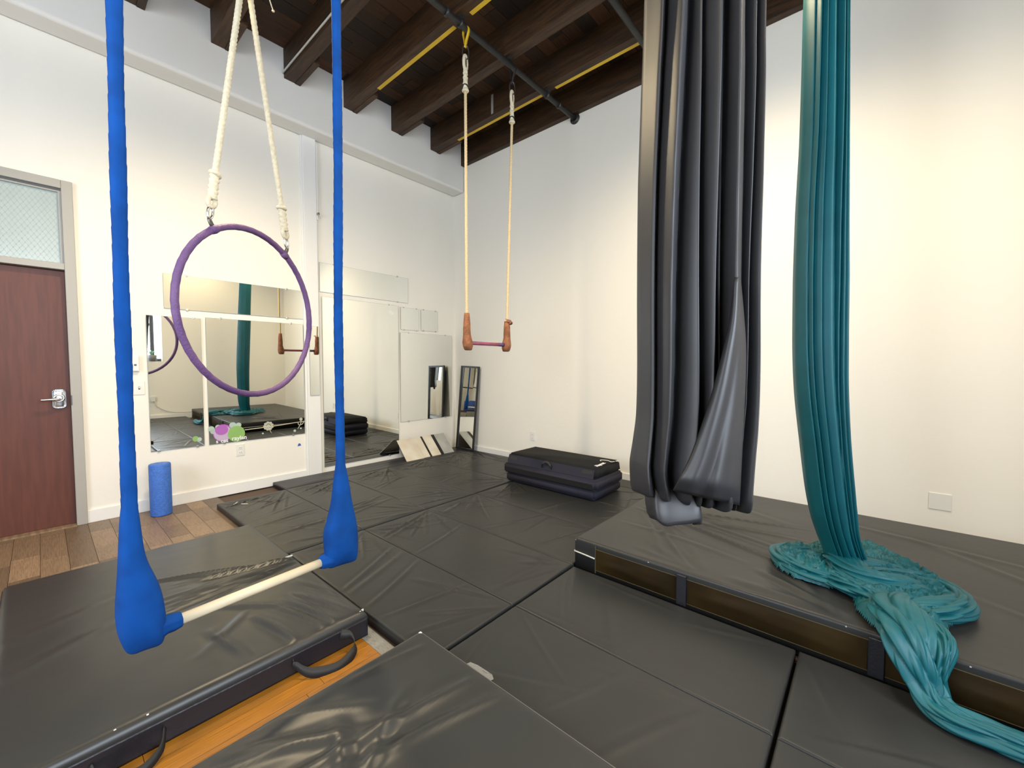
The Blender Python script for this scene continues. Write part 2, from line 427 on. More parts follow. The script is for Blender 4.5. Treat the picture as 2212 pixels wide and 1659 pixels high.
# ------------------------------------------------------------------ mirrors on the wall
TILT = math.radians(.52)
def mirror(name, label, x0, x1, z0, z1, y=YL, group=None, t=.005, clips=True):
    root = thing(name, label, 'mirror', ((x0 + x1) / 2, y, z0), group)
    hw, hh = (x1 - x0) / 2, z1 - z0
    bm = bmesh.new(); addbox(bm, -hw, hw, -t, 0, 0, hh); e = bmo('edge', bm, M_MIREDGE, root)
    p = pyd('glass', [(-hw + .002, -t - .0006, .002), (hw - .002, -t - .0006, .002), (hw - .002, -t - .0006, hh - .002), (-hw + .002, -t - .0006, hh - .002)], [(0, 1, 2, 3)], M_MIR, root)
    if clips:
        for cx in (-hw * .72, hw * .72):
            for cz in (-.008, hh - .010):
                bm = bmesh.new(); addbox(bm, cx - .009, cx + .009, -t - .006, 0, cz, cz + .018, .002); bmo('clip', bm, M_CLIP, root)
    root.rotation_euler.x = TILT; root.location.y -= .002 + hh * math.sin(TILT)*0
    return root
mirror('wall_mirror', 'tall narrow wall mirror nearest the door, lowest on the left', .628, 1.022, .525, 1.743)
m2 = mirror('wall_mirror', 'wide wall mirror with bubble and flower stickers along its bottom', 1.058, 1.957, .525, 1.758)
mirror('wall_mirror', 'long low mirror strip hung above the stickered mirror', .755, 1.968, 1.815, 2.13)
mirror('wall_mirror', 'slim upright mirror strip fixed to the white pilaster', 2.008, 2.115, .955, 1.742, y=4.794, clips=False)
m5 = mirror('wall_mirror', 'tallest wall mirror, reaching almost to the floor right of the pilaster', 2.172, 3.190, .095, 2.095)
mirror('wall_mirror', 'long mirror strip mounted highest, right of the pilaster', 2.158, 3.362, 2.150, 2.487)
mirror('wall_mirror', 'small square mirror tile beside the tallest mirror, left one of two', 3.240, 3.537, 1.785, 2.086)
mirror('wall_mirror', 'small square mirror tile nearest the room corner, right one of two', 3.573, 3.870, 1.790, 2.087)
mirror('wall_mirror', 'large mirror under the two square tiles beside the room corner', 3.223, 4.130, .521, 1.745)
# little oval sticker on the tallest mirror
def disc(name, c, rx, rz, y, m, parent, n=28, t=.0006):
    v = [(c[0] + rx * math.cos(2 * PI * k / n), y, c[1] + rz * math.sin(2 * PI * k / n)) for k in range(n)]
    v += [(p[0], y + t, p[2]) for p in v]
    f = [tuple(range(n)), tuple(range(2 * n - 1, n - 1, -1))] + [(k, (k + 1) % n, n + (k + 1) % n, n + k) for k in range(n)]
    return pyd(name, v, f, m, parent)
M_STW = mat('sticker_white', (.85, .84, .80), .5)
disc('oval_sticker', (.40, 1.90), .044, .026, -.0066, M_STW, m5)
# stickers on the wide mirror (local x from its centre, z from its bottom)
M_BUBP = clearish('sticker_purple', (.55, .16, .62), .72); M_BUBG = clearish('sticker_green', (.36, .62, .20), .72)
M_BUBL = clearish('sticker_pale', (.62, .78, .70), .6); M_BUBW = clearish('sticker_rim', (.72, .62, .80), .7)
M_FLOW = mat('sticker_flower', (.46, .46, .38), .6); M_STEM = mat('sticker_stem', (.62, .58, .42), .6)
def lx(px): return 1.050 + (px - 449) / (657 - 449) * .905 - 1.5075      # rough spread over the mirror's width
Y1 = -.0066
b = disc('bubble_sticker', (-.335, .105), .083, .085, Y1, M_BUBP, m2); disc('rim', (-.335, .100), .076, .076, Y1 - .0004, M_BUBW, b)
disc('highlight', (-.345, .135), .055, .05, Y1 - .0008, M_BUBP, b)
b = disc('bubble_sticker', (-.220, .082), .075, .080, Y1 - .0012, M_BUBG, m2); disc('highlight', (-.215, .075), .05, .055, Y1 - .0016, M_BUBG, b)
for (cx, cz, r) in ((-.430, .155, .026), (-.415, .128, .024), (-.375, .168, .022), (-.25, .172, .03), (-.20, .168, .025)):
    disc('bubble_sticker', (cx, cz), r, r, Y1 - .0002, M_BUBL, m2)
tube('stem_sticker', [(-.145, Y1, .112), (.06, Y1, .118), (.20, Y1, .125), (.445, Y1, .142)], .004, M_STEM, m2, 6)
fl = disc('flower_sticker', (.075, .125), .02, .022, Y1 - .0006, M_FLOW, m2)
for k in range(9):
    a = k * .7 + .3; disc('petal', (.075 + .036 * math.cos(a), .128 + .036 * math.sin(a)), .016, .013, Y1 - .0004 - k * .0001, M_FLOW, fl, 12)
tube('flower_stalk', [(.085, Y1, .10), (.092, Y1, .07), (.105, Y1, .045)], .004, M_FLOW, fl, 6)
fl = disc('flower_sticker', (.408, .168), .017, .018, Y1 - .0006, M_FLOW, m2)
tube('flower_stalk', spline([(.408, Y1, .155), (.405, Y1, .12), (.372, Y1, .06)], 4), .004, M_FLOW, fl, 6)
tube('flower_stalk', spline([(.375, Y1, .13), (.385, Y1, .105), (.42, Y1, .11), (.440, Y1, .14)], 4), .004, M_FLOW, fl, 6)
for cx, cz, r in ((.02, .055, .009), (.34, .045, .014), (.405, .065, .010)): disc('bubble_sticker', (cx, cz), r, r, Y1, M_BUBL, m2, 14)
RX = Matrix.Rotation(PI / 2, 4, 'X')
text('lettering', 'raylan', .055, M_WHITEPR, m2, Matrix.Translation((-.262, Y1 - .002, .020)) @ RX, bold=True)
text('lettering', 's', .048, M_WHITEPR, m2, Matrix.Translation((-.395, Y1 - .002, .010)) @ RX, bold=True)
text('lettering', 'ces', .048, M_WHITEPR, m2, Matrix.Translation((-.355, Y1 - .002, .010)) @ RX, bold=True)
m1 = [o for o in COL.objects if o.name == 'wall_mirror'][0]
b = disc('bubble_sticker', (.128, .075), .024, .026, Y1, M_BUBG, m1); disc('bubble_sticker', (.158, .066), .018, .02, Y1 - .0004, M_BUBL, m1)

# switches and sockets
def plate(name, label, cat, c, axis, kind, w=.075, h=.118, group=None):
    root = thing(name, label, cat, c, group)
    if axis == 'y': P = lambda a, b, d: (c[0] + a, c[1] - d, c[2] + b)
    else: P = lambda a, b, d: (c[0] - d, c[1] - a, c[2] + b)
    def bx(nm, a0, a1, b0, b1, d0, d1, m, bev=0, par=None):
        p, q = P(a0, b0, d0), P(a1, b1, d1)
        return box(nm, min(p[0], q[0]), max(p[0], q[0]), min(p[1], q[1]), max(p[1], q[1]), min(p[2], q[2]), max(p[2], q[2]), m, root, bev)
    bx('cover', -w / 2, w / 2, -h / 2, h / 2, 0, .006, M_PLATE, .002)
    if kind == 'outlet':
        for s in (-.028, .020):
            bx('socket', -.017, .017, s - .014, s + .016, .0055, .0085, M_PLATE, .001)
            for a in (-.008, .006): bx('slot', a, a + .0028, s - .002, s + .009, .0084, .0092, M_SLOT)
    elif kind == 'switch':
        bx('slot', -.006, .006, -.013, .013, .0055, .0068, M_SLOT); bx('toggle', -.004, .004, -.002, .010, .006, .017, M_PLATE, .001)
    elif kind == 'box':
        bx('cover_plate', -w * .42, w * .42, -h * .44, h * .44, .006, .03, M_PLATE, .004); bx('button', -.008, .008, -.02, -.005, .03, .032, M_SLOT)
    return settle(root)
plate('light_switch', 'white toggle light switch on the wall between door and first mirror', 'switch', (.567, YL, 1.10), 'y', 'switch')
plate('thermostat', 'slim white wall control just above the toggle light switch', 'thermostat', (.545, YL, 1.315), 'y', 'box', .06, .15)
plate('wall_outlet', 'white power outlet directly under the stickered mirror', 'outlet', (1.319, YL, .435), 'y', 'outlet')
plate('wall_outlet', 'white power outlet above the folded foam mat', 'outlet', (XR, 3.307, .377), 'x', 'outlet')
plate('wall_outlet', 'white power outlet half hidden behind the grey fabric', 'outlet', (XR, .800, .342), 'x', 'outlet')
plate('blank_plate', 'blank square cover plate right of the hanging teal silk', 'wall plate', (XR, -.393, .326), 'x', 'blank', .115, .118)
plate('wall_outlet', 'outlet with plugged adapter on the window wall, seen in the mirror', 'outlet', (1.56, YB + .034, .46), 'y', 'box', .07, .11)
tb = tube('wall_cable', spline([(1.58, YB + .012, .41), (1.64, YB + .012, .28), (1.9, YB + .022, .155), (2.4, YB + .022, .14), (3.2, YB + .022, .15)], 8), .006, M_CABLE, None, 8)
tag(tb, 'pale cable sagging along the base of the window wall', 'cable')
bl = pyd('blue_sticker', [(1.875, YL - .002, .390), (1.915, YL - .002, .393), (1.905, YL - .002, .418), (1.888, YL - .002, .42), (1.875, YL, .390), (1.915, YL, .393), (1.905, YL, .418), (1.888, YL, .42)], [(0, 1, 2, 3), (7, 6, 5, 4), (0, 4, 5, 1), (1, 5, 6, 2), (2, 6, 7, 3), (3, 7, 4, 0)], mat('blue_print', (.05, .10, .45), .6))
tag(bl, 'tiny blue sticker scrap on the wall beside the pilaster', 'sticker')

# ------------------------------------------------------------------ leaning mirror and tiles in the corner
root = thing('leaning_mirror', 'black framed narrow mirror leaning against the wall in the corner', 'mirror', (4.08, 4.49, .05))
BLc, BRc, TLc, TRc = Vector((4.075, 4.675, .055)), Vector((4.080, 4.300, .055)), Vector((4.15, 4.628, 1.295)), Vector((4.15, 4.243, 1.280))
nrm = (BRc - BLc).cross(TLc - BLc).normalized()
if nrm.x > 0: nrm = -nrm
def q(u, v, d): return BLc.lerp(BRc, u).lerp(TLc.lerp(TRc, u), v) + nrm * d
def qbar(bm, u0, u1, v0, v1, d0, d1):
    vs = [bm.verts.new(q(u, v, d)) for d in (d0, d1) for u, v in ((u0, v0), (u1, v0), (u1, v1), (u0, v1))]
    for f in ((0, 1, 2, 3), (7, 6, 5, 4), (0, 4, 5, 1), (1, 5, 6, 2), (2, 6, 7, 3), (3, 7, 4, 0)): bm.faces.new([vs[i] for i in f])
for nm, a in (('frame_rail', (0, .075, 0, 1)), ('frame_rail', (.925, 1, 0, 1)), ('frame_rail', (.075, .925, 0, .022)), ('frame_rail', (.075, .925, .978, 1))):
    bm = bmesh.new(); qbar(bm, *a, -.012, .012); bmesh.ops.bevel(bm, geom=bm.edges[:], offset=.003, segments=2, affect='EDGES'); bmo(nm, bm, M_FRAMEBK, root)
bm = bmesh.new(); qbar(bm, .07, .93, .02, .98, -.010, -.004); bmo('backing', bm, M_FRAMEBK, root)
bm = bmesh.new(); vs = [bm.verts.new(q(u, v, -.003)) for u, v in ((.075, .022), (.925, .022), (.925, .978), (.075, .978))]; bm.faces.new(vs); bmo('glass', bm, M_MIR, root)
settle(root)
def lean_tile(x0, x1, m, label, dy=0, edge=M_CREAM, skew=-.02):
    root = thing('leaning_tile', label, 'tile', ((x0 + x1) / 2, 4.5, .05), 'square boards leaning in the corner')
    y0, y1, h = 4.50 + dy, 4.79 + dy, .235
    v = []
    for d in (0, .006):
        v += [(x0, y0 + d, .052), (x1, y0 + d, .052), (x1 + skew + .06, y1 + d, .052 + h), (x0 + skew + .06, y1 + d, .052 + h)]
    pyd('panel', v, [(0, 1, 2, 3), (7, 6, 5, 4), (0, 4, 5, 1), (1, 5, 6, 2), (2, 6, 7, 3), (3, 7, 4, 0)], m, root)
    return settle(root)
lean_tile(3.085, 3.36, M_CREAM, 'stained cream square board leaning leftmost in the corner row')
lean_tile(3.30, 3.475, M_CREAM, 'cream board leaning half behind the stained one', .015)
lean_tile(3.475, 3.505, M_FRAMEBK, 'thin black strip leaning between two cream boards', .012)
lean_tile(3.508, 3.66, M_CREAM, 'narrow pinkish cream board leaning in the middle of the row', .01)
lean_tile(3.66, 3.725, M_FRAMEBK, 'dark slim board leaning right of the pinkish one', .02)
lean_tile(3.72, 3.90, M_GREYBD, 'grey streaked mirror board leaning next to the corner', .015)

# ------------------------------------------------------------------ floor mats
rs = random.Random(11)
def row(label, x_edges, y0, y1, z0=0.0, z1=.05, seed=0, n=4, A=.0105, mm=None, holes=None):
    root = thing('folding_mat', label, 'mat', ((x_edges[0] + x_edges[-1]) / 2, (y0 + y1) / 2, z0), 'black folding floor mats')
    r2 = random.Random(seed)
    for i in range(len(x_edges) - 1):
        a, b = x_edges[i], x_edges[i + 1]
        L = []
        L += fan(b, y1, 200, 255, n, .25, .65, A, .0085, r2)
        L += fan(a, y1, 285, 340, n - 1, .25, .6, A * .8, .010, r2)
        L += fan(b, y0, 110, 165, n - 1, .2, .55, A * .7, .011, r2)
        for k in range(n):
            yy = r2.uniform(y0 + .15, y1 - .15); t = r2.uniform(-.25, .25)
            L.append((a + .04, yy, b - .04, yy + t, A * r2.uniform(.35, .8), r2.uniform(.009, .022)))
        cushion('panel', a + .0006, b - .0006, y0, y1, z0, z1, mm or M_VIN, root, r=.011, step=.0115, h=creases(L, .0012, seed * 10 + i))
    return settle(root)
row('back row of black floor mat panels along the mirrors', [1.008, 1.585, 2.165, 2.75, 3.33, 3.91, 4.175], 2.904, 4.42, seed=1, n=5)
row('middle row of black floor mat panels under the folded foam mat', [1.045, 1.585, 2.165, 2.75, 3.33, 3.91, 4.175], 1.385, 2.880, seed=2, n=4)
row('two black mat panels in front of the raised crash mat', [1.045, 1.590, 2.150], .216, 1.366, seed=3, n=2, A=.005)
row('black mat panels nearest the camera at the lower right', [1.045, 1.590, 2.150], -1.10, .204, seed=4, n=2, A=.006)
row('black mat panels on the floor behind the crash mat end, by the window', [-.3, .30, .90, 1.50, 2.10], -1.80, -1.125, seed=5, n=2, A=.003)
# strip of vinyl against the mirror wall
r2 = random.Random(5)
st = cushion('vinyl_strip', 1.60, 4.17, 4.435, 4.80, 0, .048, M_NAVY, None, r=.01, step=.03, h=creases([(1.7, 4.5, 3.4, 4.62, .006, .02), (2.0, 4.7, 4.0, 4.66, .005, .02)], .003, 8))
tag(st, 'narrow black vinyl strip lying along the foot of the mirror wall', 'mat')
# torn flap marks on the back row
for (x, y, a, l) in ((1.125, 4.30, .9, .07), (1.17, 4.22, 2.3, .06)):
    o = box('torn_edge', -l / 2, l / 2, -.004, .004, 0, .003, M_TORN); o.location = (x, y, .052); o.rotation_euler.z = a
    tag(o, 'small white torn lining streak on the mat corner by the foam roller' + (', longer one' if l > .065 else ', shorter one'), 'tear')

# left crash mat
LX0, LX1, LY0, LY1, LZ = -.172, .998, 1.795, 3.465, .122
root = thing('crash_mat', 'black vinyl mat under the blue trapeze, lying at the lower left', 'mat', ((LX0 + LX1) / 2, (LY0 + LY1) / 2, 0))
L = []
L += fan(1.05, 2.60, 158, 196, 9, .40, .80, .013, .010, r2)
L += [(.93, 1.88, .84, 2.20, .011, .014), (.86, 1.86, .76, 2.16, .012, .015), (.78, 1.85, .70, 2.12, .010, .013), (.66, 1.85, .60, 2.10, .011, .016), (.50, 1.90, .47, 2.14, .009, .018), (.96, 2.02, .88, 2.36, .009, .014), (.72, 2.15, .55, 2.32, .008, .018), (.42, 2.02, .60, 2.20, .007, .02)]
L += [(-.1, 2.4, .3, 2.6, .005, .03), (-.12, 2.7, .2, 2.85, .004, .03)]
cushion('top_cover', LX0, LX1, LY0, LY1, .0, LZ, M_VINSH, root, r=.034, step=.0105, h=creases(L, .0022, 21), bulge=.008)
bm = bmesh.new(); addbox(bm, LX0 + .004, LX1 - .001, LY0 - .004, LY0 + .02, .004, LZ - .034, .006); bmo('side_panel', bm, M_NAVY, root)
bm = bmesh.new(); addbox(bm, LX0 - .003, LX0 + .02, LY0 + .01, LY1 - .01, .004, LZ - .022, .006); bmo('side_panel', bm, M_NAVY, root)
# carry handles
def ribbon(name, pts, wv, m, parent, t=.003):
    pts = [Vector(p) for p in pts]; fr = frames(pts); wv = Vector(wv); rings = []
    for i, p in enumerate(pts):
        T = fr[i][0].cross(fr[i][1]); tn = (pts[min(i + 1, len(pts) - 1)] - pts[max(0, i - 1)]).normalized()
        wd2 = (wv - tn * wv.dot(tn)); nn = tn.cross(wd2).normalized() * t / 2
        rings.append([p - wd2 / 2 - nn, p + wd2 / 2 - nn, p + wd2 / 2 + nn, p - wd2 / 2 + nn])
    return loft(name, rings, m, parent, smooth=True)
ribbon('carry_handle', spline([(.86, LY0 - .006, .075), (.895, LY0 - .035, .062), (.885, LY0 - .085, .028), (.80, LY0 - .112, .010), (.70, LY0 - .075, .022), (.66, LY0 - .02, .050), (.655, LY0 - .006, .07)], 6), (0, .022, .038), M_BLACK, root)
ribbon('carry_handle', spline([(.24, LY0 - .006, .06), (.22, LY0 - .06, .03), (.16, LY0 - .085, .012), (.08, LY0 - .04, .03), (.06, LY0 - .006, .06)], 6), (0, .016, .028), M_BLACK, root)
for (x, y, l) in ((.972, LY0 + .022, .008), (.988, LY0 + .03, .010), (.12, LY0 + .02, .006), (.20, LY0 + .018, .006)):
    o = box('torn_edge', x - l / 2, x + l / 2, y - .002, y + .002, LZ - .012, LZ - .0025, M_TORN, root)
o = box('torn_edge', .945, .985, 2.657, 2.662, LZ + .003, LZ + .010, M_TORN, root)
settle(root)
# near mat, doubled over another one
root = thing('folding_mat', 'black wrinkled mat at the bottom edge, beside the orange wood floor', 'mat', (.3, .6, 0))
cushion('lower_panel', -1.2, 1.035, -.6, 1.478, 0, .05, M_VIN, root, r=.014, step=.06)
L = [(.30, 1.30, 1.07, 1.08, .013, .022), (.45, 1.40, .75, 1.18, .010, .024), (.2, 1.45, .6, 1.28, .010, .02), (.75, 1.46, 1.0, 1.40, .010, .016), (.55, 1.15, 1.07, .95, .012, .025), (.1, 1.2, .6, .7, .014, .04), (.6, 1.3, .5, 1.0, .012, .03), (.85, 1.25, .55, 1.05, .009, .025), (.3, 1.1, .8, .75, .012, .03), (.35, 1.46, .55, 1.36, .01, .018), (.5, 1.47, .7, 1.30, .009, .02)]
cushion('upper_panel', -1.2, 1.093, -.6, 1.503, .0525, .10, M_VINSH, root, r=.012, step=.012, h=creases(L, .0028, 31))
boxes('worn_seam', [(1.0895, 1.0945, .2, 1.495, .090, .0945), (.45, 1.085, 1.4995, 1.5045, .0915, .0945)], mat('worn_edge', (.10, .10, .095), .6), root)
o = box('torn_edge', 1.078, 1.091, 1.488, 1.501, .0955, .1, M_TORN, root, bev=.002)
# ragged lower lining showing over the wood
v = [(.60, 1.50), (.66, 1.524), (.72, 1.515), (.775, 1.53), (.80, 1.558), (.835, 1.548), (.86, 1.566), (.905, 1.545), (.97, 1.552), (1.02, 1.50)]
vv = [(x, y, .006) for x, y in v] + [(x, 1.47, .012) for x, y in v]; n = len(v)
pyd('ragged_lining', vv + [(a, b_, c - .004) for a, b_, c in vv], [(i, i + 1, n + i + 1, n + i) for i in range(n - 1)] + [(2 * n + n + i, 2 * n + n + i + 1, 2 * n + i + 1, 2 * n + i) for i in range(n - 1)], M_BLACK, root)
settle(root)
bm = bmesh.new(); vs = [(1.108, 1.245), (1.150, 1.236), (1.158, 1.20), (1.160, 1.12), (1.146, 1.098), (1.108, 1.104)]
a = [bm.verts.new((x, y, .0512 if x > 1.11 else .0535)) for x, y in vs]; c = [bm.verts.new((x, y, .0522 if x > 1.11 else .0548)) for x, y in vs]
bm.faces.new(a[::-1]); bm.faces.new(c)
for i in range(6): bm.faces.new((a[i], a[(i + 1) % 6], c[(i + 1) % 6], c[i]))
tag(bmo('tape_patch', bm, M_TAPE), 'strip of translucent tape along the near mat edge', 'tape')

# right crash mat
RX0, RX1, RY0, RY1, RZ = 2.175, 3.875, -1.62, 1.372, .222
root = thing('crash_mat', 'thick black crash mat with brown mesh side under the teal silk', 'mat', ((RX0 + RX1) / 2, 0, 0))
L = []
L += fan(2.95, 1.30, 215, 290, 11, .35, .95, .014, .012, r2)
L += fan(2.22, 0.62, 30, 110, 6, .15, .35, .005, .02, r2)
L += fan(2.22, .05, 20, 120, 6, .15, .4, .011, .024, r2)
L += [(3.0, 1.25, 2.75, .15, .008, .022), (2.6, 1.25, 2.5, .5, .006, .02), (3.5, -.2, 2.9, -.9, .006, .03), (3.6, .3, 3.3, -1.0, .005, .03), (2.8, -.4, 2.4, -1.3, .006, .025), (3.7, 1.2, 3.3, .4, .004, .03)]
cushion('top_cover', RX0, RX1, RY0, RY1, .03, RZ, M_VIN, root, r=.014, step=.0135, h=creases(L, .0025, 41), bulge=.004)
boxes('base_cover', [(RX0 + .02, RX1, RY0, RY1 - .02, 0, .035)], M_NAVY, root)
for y0, y1 in ((.745, 1.228), (-.02, .690), (-.80, -.075), (-1.56, -.86)):
    L2 = [(y0 + .05, .09, y1 - .1, .13, .004, .012), (y0 + .2, .15, y1 - .05, .10, .004, .014)]
    hf = creases(L2, .001, int(y0 * 100)); vv, ff = [], []; nu, nv = 24, 8
    for j in range(nv + 1):
        for i in range(nu + 1):
            u, w_ = i / nu, j / nv; yy, zz = y0 + (y1 - y0) * u, .060 + (.186 - .060) * w_
            vv.append((RX0 - .0015 - .010 * math.sin(PI * w_) * min(1, 6 * u, 6 * (1 - u)) - hf(yy, zz), yy, zz))
    for j in range(nv):
        for i in range(nu): ff.append((j * (nu + 1) + i, j * (nu + 1) + i + 1, (j + 1) * (nu + 1) + i + 1, (j + 1) * (nu + 1) + i))
    pyd('mesh_panel', vv, ff, M_MESH, root, True)
for y in (.7175, -.0475, -.83):
    box('strap', RX0 - .013, RX0 + .004, y - .025, y + .025, .045, .205, M_NAVY, root, bev=.003)
boxes('stitching', [(RX0 - .003, RX0 + .001, -1.5, 1.228, .186, .188), (RX0 - .003, RX0 + .001, -1.5, 1.228, .058, .0595), (RX0 - .003, RX0 + .001, 1.226, 1.230, .04, .205)], mat('stitch', (.09, .07, .03), .6), root)
tube('piping', spline([(RX0 - .003, 1.232, .128), (RX0 - .004, 1.30, .133), (RX0 - .003, RY1 + .001, .136)], 6), .0045, M_SEAM, root, 8)
tube('piping', [(RX0 - .003, RY1 + .003, .136), (RX1, RY1 + .003, .136)], .0045, M_SEAM, root, 8)
for y, z in ((1.368, .210), (.05, .214), (-.3, .214), (.9, .2145)):
    box('worn_spot', RX0 - .0005, RX0 + .006, y - .003, y + .002, z - .005, z - .001, M_SEAM, root)
settle(root)

# folded foam mat against the right wall
root = thing('folded_foam_mat', 'tri-fold black and charcoal foam mat stacked against the right wall', 'foam mat', (3.54, 2.40, .05))
fx0, fx1, fy0, fy1 = 3.27, 3.80, 1.845, 2.965
def foam(name, x0, x1, y0, y1, z0, z1, m, top=0):
    bm = bmesh.new(); addbox(bm, x0, x1, y0, y1, z0, z1)
    for v in bm.verts:
        if v.co.z > (z0 + z1) / 2 and top:
            v.co.x = v.co.x + (top if v.co.x < (x0 + x1) / 2 else -top * .3); v.co.y += -top * .35 if v.co.y > (y0 + y1) / 2 else top * .35
    bmesh.ops.bevel(bm, geom=bm.edges[:], offset=.018, segments=4, affect='EDGES')
    return bmo(name, bm, m, root, True)
foam('bottom_layer', fx0 + .01, fx1, fy0 + .02, fy1 - .01, .060, .150, M_FOAMGR)
foam('middle_layer', fx0 - .005, fx1, fy0, fy1 + .01, .150, .250, M_FOAMGR)
tl = foam('top_layer', fx0 + .02, fx1, fy0 + .02, fy1 - .005, .248, .352, M_FOAMBK, .035)
box('side_band', fx0 - .008, fx0 - .001, fy0 + .04, fy1 - .01, .165, .215, M_FOAMBK, root, bev=.002)
def slanted(name, y0, y1, s0, s1, m, d=.003):
    # strip on the sloping front of the top layer
    def P(s, y, k): return (fx0 + .02 + .035 * s - k, y, .248 + .104 * s + k * .2)
    v = [P(s0, y0, d), P(s0, y1, d), P(s1, y1, d), P(s1, y0, d), P(s0, y0, -.004), P(s0, y1, -.004), P(s1, y1, -.004), P(s1, y0, -.004)]
    return pyd(name, v, [(0, 1, 2, 3), (7, 6, 5, 4), (0, 4, 5, 1), (1, 5, 6, 2), (2, 6, 7, 3), (3, 7, 4, 0)], m, root)
slanted('front_panel', fy0 + .045, fy1 - .03, .05, .84, M_FOAMGR)
slanted('velcro_patch', fy1 - .16, fy1 - .05, .42, .72, M_BLACK, .005); slanted('velcro_patch', fy0 + .06, fy0 + .17, .42, .72, M_BLACK, .005)
ribbon('carry_handle', spline([(fx0 + .030, 2.47, .275), (fx0 + .012, 2.465, .315), (fx0 + .020, 2.415, .338), (fx0 + .012, 2.365, .315), (fx0 + .030, 2.355, .275)], 6), (.02, 0, .016), M_BLACK, root)
RZt = Matrix.Rotation(math.radians(4), 4, 'Z')
text('lettering', 'Alpmat', .062, M_WHITEPR, root, Matrix.Translation((3.40, 1.905, .3528)) @ RZt, bold=True)
pts = spline([(3.615, 1.99, .3535), (3.66, 2.02, .3535), (3.685, 1.96, .3535), (3.66, 1.90, .3535), (3.70, 1.885, .3535)], 5)
ribbon('logo_mark', pts, (.018, .008, 0), M_WHITEPR, root, .001)
disc_o = box('logo_mark', 3.71, 3.735, 1.865, 1.885, .3525, .354, M_WHITEPR, root)
settle(root)

# blue foam roller
root = thing('foam_roller', 'upright blue foam roller standing by the wall near the door', 'foam roller', (.655, 4.63, 0))
def ringp(c, r, z, n=40): return [(c[0] + r * math.cos(2 * PI * k / n), c[1] + r * math.sin(2 * PI * k / n), z) for k in range(n)]
c = (.655, 4.63)
loft('foam_body', [ringp(c, r, z) for r, z in ((.060, .0), (.073, .003), (.0755, .012), (.0755, .436), (.073, .446), (.066, .450), (.0, .4495))], M_ROLL, root)
loft('end_face', [ringp(c, r, z) for r, z in ((.058, .4502), (.056, .4512), (.030, .4512), (.028, .4495), (0, .449))], mat('blue_foam_end', (.10, .22, .66), .6, bump=.3), root)
settle(root)

# ------------------------------------------------------------------ rigging
PIPEY, PIPEZ = 2.69, 4.165
root = thing('rigging_pipe', 'black ceiling pipe carrying the hoop and the rope trapeze', 'pipe', (1, PIPEY, PIPEZ))
cyl('pipe', (XB, PIPEY, PIPEZ), (XR - .01, PIPEY, PIPEZ), .027, M_PIPE, root)
cyl('flange', (XR - .014, PIPEY, PIPEZ), (XR, PIPEY, PIPEZ), .06, M_PIPE, root)
for x in (3.64, 3.86, 2.27, 2.42, 1.05, -.05):
    cyl('coupling', (x - .012, PIPEY, PIPEZ), (x + .012, PIPEY, PIPEZ), .035, M_PIPE, root)
for bx_ in BX: boxes('hanger', [(bx_ + .03, bx_ + .075, PIPEY - .035, PIPEY + .035, PIPEZ + .02, ZB)], M_PIPE, root)
settle(root)
for yy, lab, xs in ((1.62, 'black ceiling pipe above the blue trapeze', (XB, XR)), (.24, 'black ceiling pipe above the teal silk', (XB, XR))):
    p = cyl('rigging_pipe', (xs[0], yy, PIPEZ), (xs[1], yy, PIPEZ), .027, M_PIPE); tag(p, lab, 'pipe')

def link_ring(name, c, h, w, ax, m, parent, r=.006):
    """oval shackle in a vertical plane, long axis vertical"""
    a = Vector(ax).normalized(); pts = [Vector(c) + a * w / 2 * math.cos(t) + Vector((0, 0, h / 2 * math.sin(t))) for t in [2 * PI * k / 28 for k in range(28)]]
    return tube(name, pts, r, m, parent, 8, closed=True)
def splice(name, a, b, R, m, parent):
    """doubled-back spliced end of a rope: thick braided sleeve"""
    pts = seg_pts(a, b, .006)
    def f(i, th):
        s = i / len(pts); r = R * (1 + .14 * math.sin(9 * s * PI + 2 * th) + .10 * math.sin(14 * s * PI - 2 * th))
        return r * math.cos(th), r * math.sin(th) * .8
    return tube(name, pts, f, m, parent, 14)

